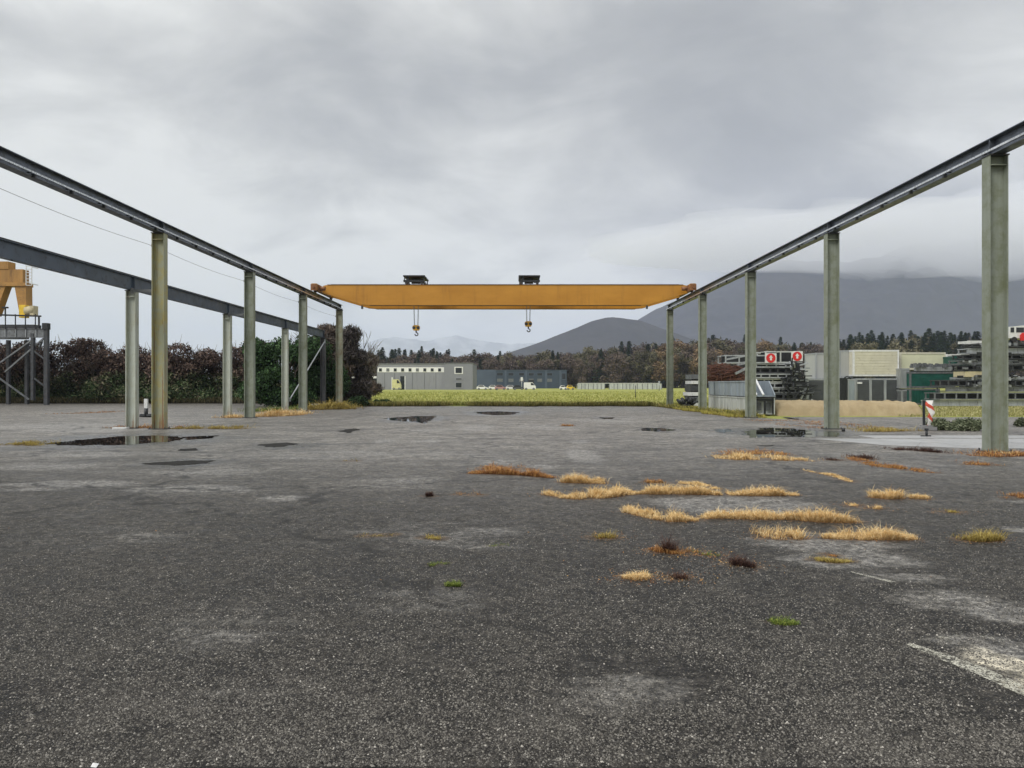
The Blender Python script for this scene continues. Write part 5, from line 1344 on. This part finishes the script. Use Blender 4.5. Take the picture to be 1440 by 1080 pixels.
# verge along the far edge and meadow grass
def scatter(name, n, fx, h, wd, mat, lean=.5, kind='stuff', label=None, cat='grass'):
    P = fx(n); n = len(P); hh = h*(.5+rng.random(n))
    w_ = wd*np.ones(n) if np.isscalar(wd) else wd
    V, rv, hv = blades(n, P, hh, wd, lean)
    o = quads_mesh(name, V, 4, mat, {'rv': rv, 'hv': hv}); return tag(o, label, cat, kind=kind)
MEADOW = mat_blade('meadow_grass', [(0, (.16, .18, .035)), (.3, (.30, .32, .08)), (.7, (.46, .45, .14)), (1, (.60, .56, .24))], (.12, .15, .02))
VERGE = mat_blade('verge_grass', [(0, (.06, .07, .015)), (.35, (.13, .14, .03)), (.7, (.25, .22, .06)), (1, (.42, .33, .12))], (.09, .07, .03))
def fx_meadow(n):
    Y = 58.5+np.abs(rng.random(n)**2.0)*110; px = rng.uniform(478, 1010, n); x = (px-CX)*Y/F
    cl = np.array([noise.noise(Vector((a*.25, b*.12, .5))) for a, b in zip(x, Y)]); k = cl+rng.random(n)*.8 > .12
    return np.stack([x, Y], 1)[k]
scatter('meadow_grass', 60000, fx_meadow, .26, .05, MEADOW, .8, label='yellow green meadow grass beyond the yard')
def fx_verge(n):
    x = rng.uniform(-13.5, 11.6, n); e = np.array([far_edge(a) for a in x]); Y = e-.3+np.abs(rng.normal(size=n))*1.6
    cl = np.array([noise.noise(Vector((a*.5, b*.4, 2.5))) for a, b in zip(x, Y)]); k = cl+rng.random(n)*.7 > .15
    return np.stack([x, Y], 1)[k]
scatter('verge_grass', 34000, fx_verge, .30, .028, VERGE, .7, label='rough grass verge at the far edge of the yard')
def fx_right(n):
    t_ = rng.random(n); x = 10.4+rng.random(n)*1.8; Y = 36.5+t_*19; x = x+np.array([.35*noise.noise(Vector((0, b*.4, 7))) for b in Y])
    k = rng.random(n) < np.clip((Y-34)/12, .25, 1); return np.stack([x, Y], 1)[k]
scatter('verge_grass', 16000, fx_right, .16, .02, mat_blade('yellow_verge', [(0, (.14, .14, .02)), (.5, (.34, .30, .05)), (1, (.50, .42, .12))], (.14, .09, .03)), .9, label='yellowish grass verge under the right columns')
def fx_strip(n): x = rng.uniform(19.5, 42, n); Y = rng.uniform(38, 54, n); return np.stack([x, Y], 1)
scatter('roadside_grass', 22000, fx_strip, .12, .03, mat_blade('roadside', [(0, (.14, .14, .05)), (.4, (.28, .27, .10)), (.8, (.42, .38, .18)), (1, (.55, .5, .3))], (.15, .13, .05)), .8, label='yellow green grass strip before the right stack')
def fx_lit(n):
    x = rng.uniform(10.3, 13.8, n); Y = 27.5+rng.random(n)*7; cl = np.array([noise.noise(Vector((a*1.1, b*.6, 3))) for a, b in zip(x, Y)]); k = cl+rng.random(n)*.5 > .22; return np.stack([x, Y], 1)[k]
scatter('leaf_litter', 2600, fx_lit, .04, .018, RUSTG, 1.6, label='rust coloured leaf litter round the second right column')
def fx_lhedge(n): x = rng.uniform(-50, -15, n); Y = 64.5+rng.random(n)*1.6; return np.stack([x, Y], 1)
scatter('hedge_foot_grass', 22000, fx_lhedge, .45, .04, mat_blade('hedge_foot', [(0, (.03, .03, .015)), (.6, (.07, .07, .03)), (1, (.2, .16, .08))], (.03, .025, .015)), .6, label='dark rough grass at the foot of the left hedge')
# grey green low bushes by the beacon and at the left verge
M_SAGE = mat_leaves('sage_bush_leaves', [(.15, (.04, .05, .03)), (.5, (.09, .11, .06)), (.95, (.22, .23, .15))], patch=1.5)
for (a, b, yb, tp, lb, m, n) in [(1312, 1338, 606, 587, 'low grey green bush right beside the beacon', M_SAGE, 5000), (1338, 1378, 606, 586, 'low grey green bush touching the nearest right column', M_SAGE, 6000), (1424, 1500, 600, 586, 'low bush right of the nearest right column', M_SAGE, 4500),
                                 (495, 516, 572, 556, 'small dark green bush right of the farthest left column', M_IVY, 4500), (516, 545, 571, 561, 'low dark weeds along the far verge, left', M_IVY, 3000)]:
    Y = gy(yb); x0, x1 = wx(a, Y), wx(b, Y); hh = wz(tp, Y); t = thing('low_bush', ((x0+x1)/2, Y, 0), lb, 'bush', 'low bushes at the yard edges')
    bl = [(random.uniform(x0, x1)-(x0+x1)/2, random.uniform(-.3, .4), hh*random.uniform(.25, .55), hh*.5, hh*.5, hh*.42) for k in range(9)]
    V, rv = leaf_cloud(bl, n, .05 if Y < 30 else .11, shell=.2, elong=2.0); quads_mesh('foliage', V, 4, m, {'rv': rv}, t)
    mb = MB()
    for k in range(6): q = random.uniform(x0, x1); mb.tube((q, Y, 0), (q+random.uniform(-.1, .1), Y, hh*.7), .012, 5, .005)
    mb.build('stems', M_BARK, t)
# leaves, twigs and pebbles strewn on the asphalt
def litter(name, n, size, mat, label, fx, flatz=.026):
    P = fx(n); n = len(P); a = rng.random(n)*6.28; s = size*(.4+rng.random(n)); ca, sa = np.cos(a)*s, np.sin(a)*s
    z = flatz+rng.random(n)*size*.3; tz = rng.normal(size=n)*size*.25
    c = np.stack([P[:, 0], P[:, 1], z], 1); u = np.stack([ca, sa, tz], 1); v = np.stack([-sa*.5, ca*.5, -tz*.5], 1)
    V = np.stack([c-u, c+v, c+u, c-v], 1).reshape(-1, 3); return tag(quads_mesh(name, V, 4, mat, {'rv': np.repeat(rng.random(n), 4), 'hv': np.ones(4*n)}), label, 'litter', kind='stuff')
def fx_yard(n):
    py = 600+rng.random(n)**.8*470; Y = CH*F/(py-HY); px = rng.uniform(-100, 1540, n); x = (px-CX)*Y/F
    cl = np.array([noise.noise(Vector((a*.7, b*.7, 9))) for a, b in zip(x, Y)]); k = (cl+rng.random(n)*.6 > .2) & (Y > 5.5+rng.random(n)*4); return np.stack([x, Y], 1)[k]
litter('fallen_leaves', 700, .010, RUSTG, 'tiny brown leaf bits strewn over the asphalt', fx_yard)
def fx_clumps(n):
    idx = rng.integers(0, 34, n); P = []
    for i in idx:
        pts = T[i][0]; j = rng.integers(0, len(pts)-1); a, b = pxo([pts[j], pts[j+1]]); u = rng.random(); P.append((a[0]*(1-u)+b[0]*u+rng.normal()*.16, a[1]*(1-u)+b[1]*u+.05+rng.normal()*.14))
    return np.array(P)
litter('straw_litter', 7000, .007, RUSTG, 'brown plant litter lying round the grass clumps', fx_clumps)
g = N('pale_stone'); oc = g.coord(); nn = g.noise(3, 3, .5, oc); M_STONE = g.set(g.ramp(nn, [(.3, (.22, .21, .2)), (.7, (.6, .58, .54))]), .8)
g2 = N('aggregate_stone'); rvx = g2.attr('rv').outputs['Fac']
M_AGG = g2.set(g2.ramp(rvx, [(0, (.020, .018, .016)), (.35, (.065, .060, .053)), (.78, (.15, .14, .122)), (.97, (.24, .225, .20)), (1, (.50, .47, .42))]), .6, spec=.3)
n = 230000; py = 640+rng.random(n)**.75*445; Y = CH*F/(py-HY); x = (rng.uniform(-90, 1530, n)-CX)*Y/F
cl = np.array([noise.fractal(Vector((a*1.3, b*1.3, 3.3)), .9, 2.1, 4) for a, b in zip(x, Y)]); k = cl+rng.random(n)*1.0 > .22
x, Y = x[k], Y[k]; n = len(x); sz_ = .0026+.0050*rng.random(n)**2.2; a0 = rng.random(n)*6.28
c = np.stack([x, Y, np.full(n, .0195)], 1); qs = []
for k in range(4):
    rr = sz_*(.8+.5*rng.random(n)); qs.append(c+np.stack([np.cos(a0+k*1.571)*rr, np.sin(a0+k*1.571)*rr, np.zeros(n)], 1))
top = c+np.stack([rng.normal(size=n)*sz_*.25, rng.normal(size=n)*sz_*.25, sz_*(.75+.4*rng.random(n))], 1)
V = np.concatenate([np.stack([qs[k], qs[(k+1) % 4], top], 1) for k in range(4)], 1).reshape(-1, 3)
tag(quads_mesh('asphalt_grit', V, 3, M_AGG, {'rv': np.repeat(rng.random(n), 12)}), 'coarse stone grit standing out of the worn asphalt', 'grit', kind='stuff')
xq, yq = wx(132, gy(1086)), gy(1086)
mb = MB(); mb.add([(xq-.014, yq, .022), (xq+.013, yq-.006, .022), (xq+.015, yq+.012, .030), (xq-.010, yq+.010, .034), (xq, yq+.003, .038)], [(0, 1, 2, 3), (0, 1, 4), (1, 2, 4), (2, 3, 4), (3, 0, 4)])
tag(mb.build('paper_scrap', M_CARW), 'scrap of white paper at the bottom left of the asphalt', 'litter')
mb = MB(); Yp = gy(604); mb.box((wx(170, Yp), Yp, .05), (.5, .3, .06), .2, .04); tag(mb.build('flat_white_piece', M_WHITE), 'flat white piece lying left of the nearest pale column', 'debris')
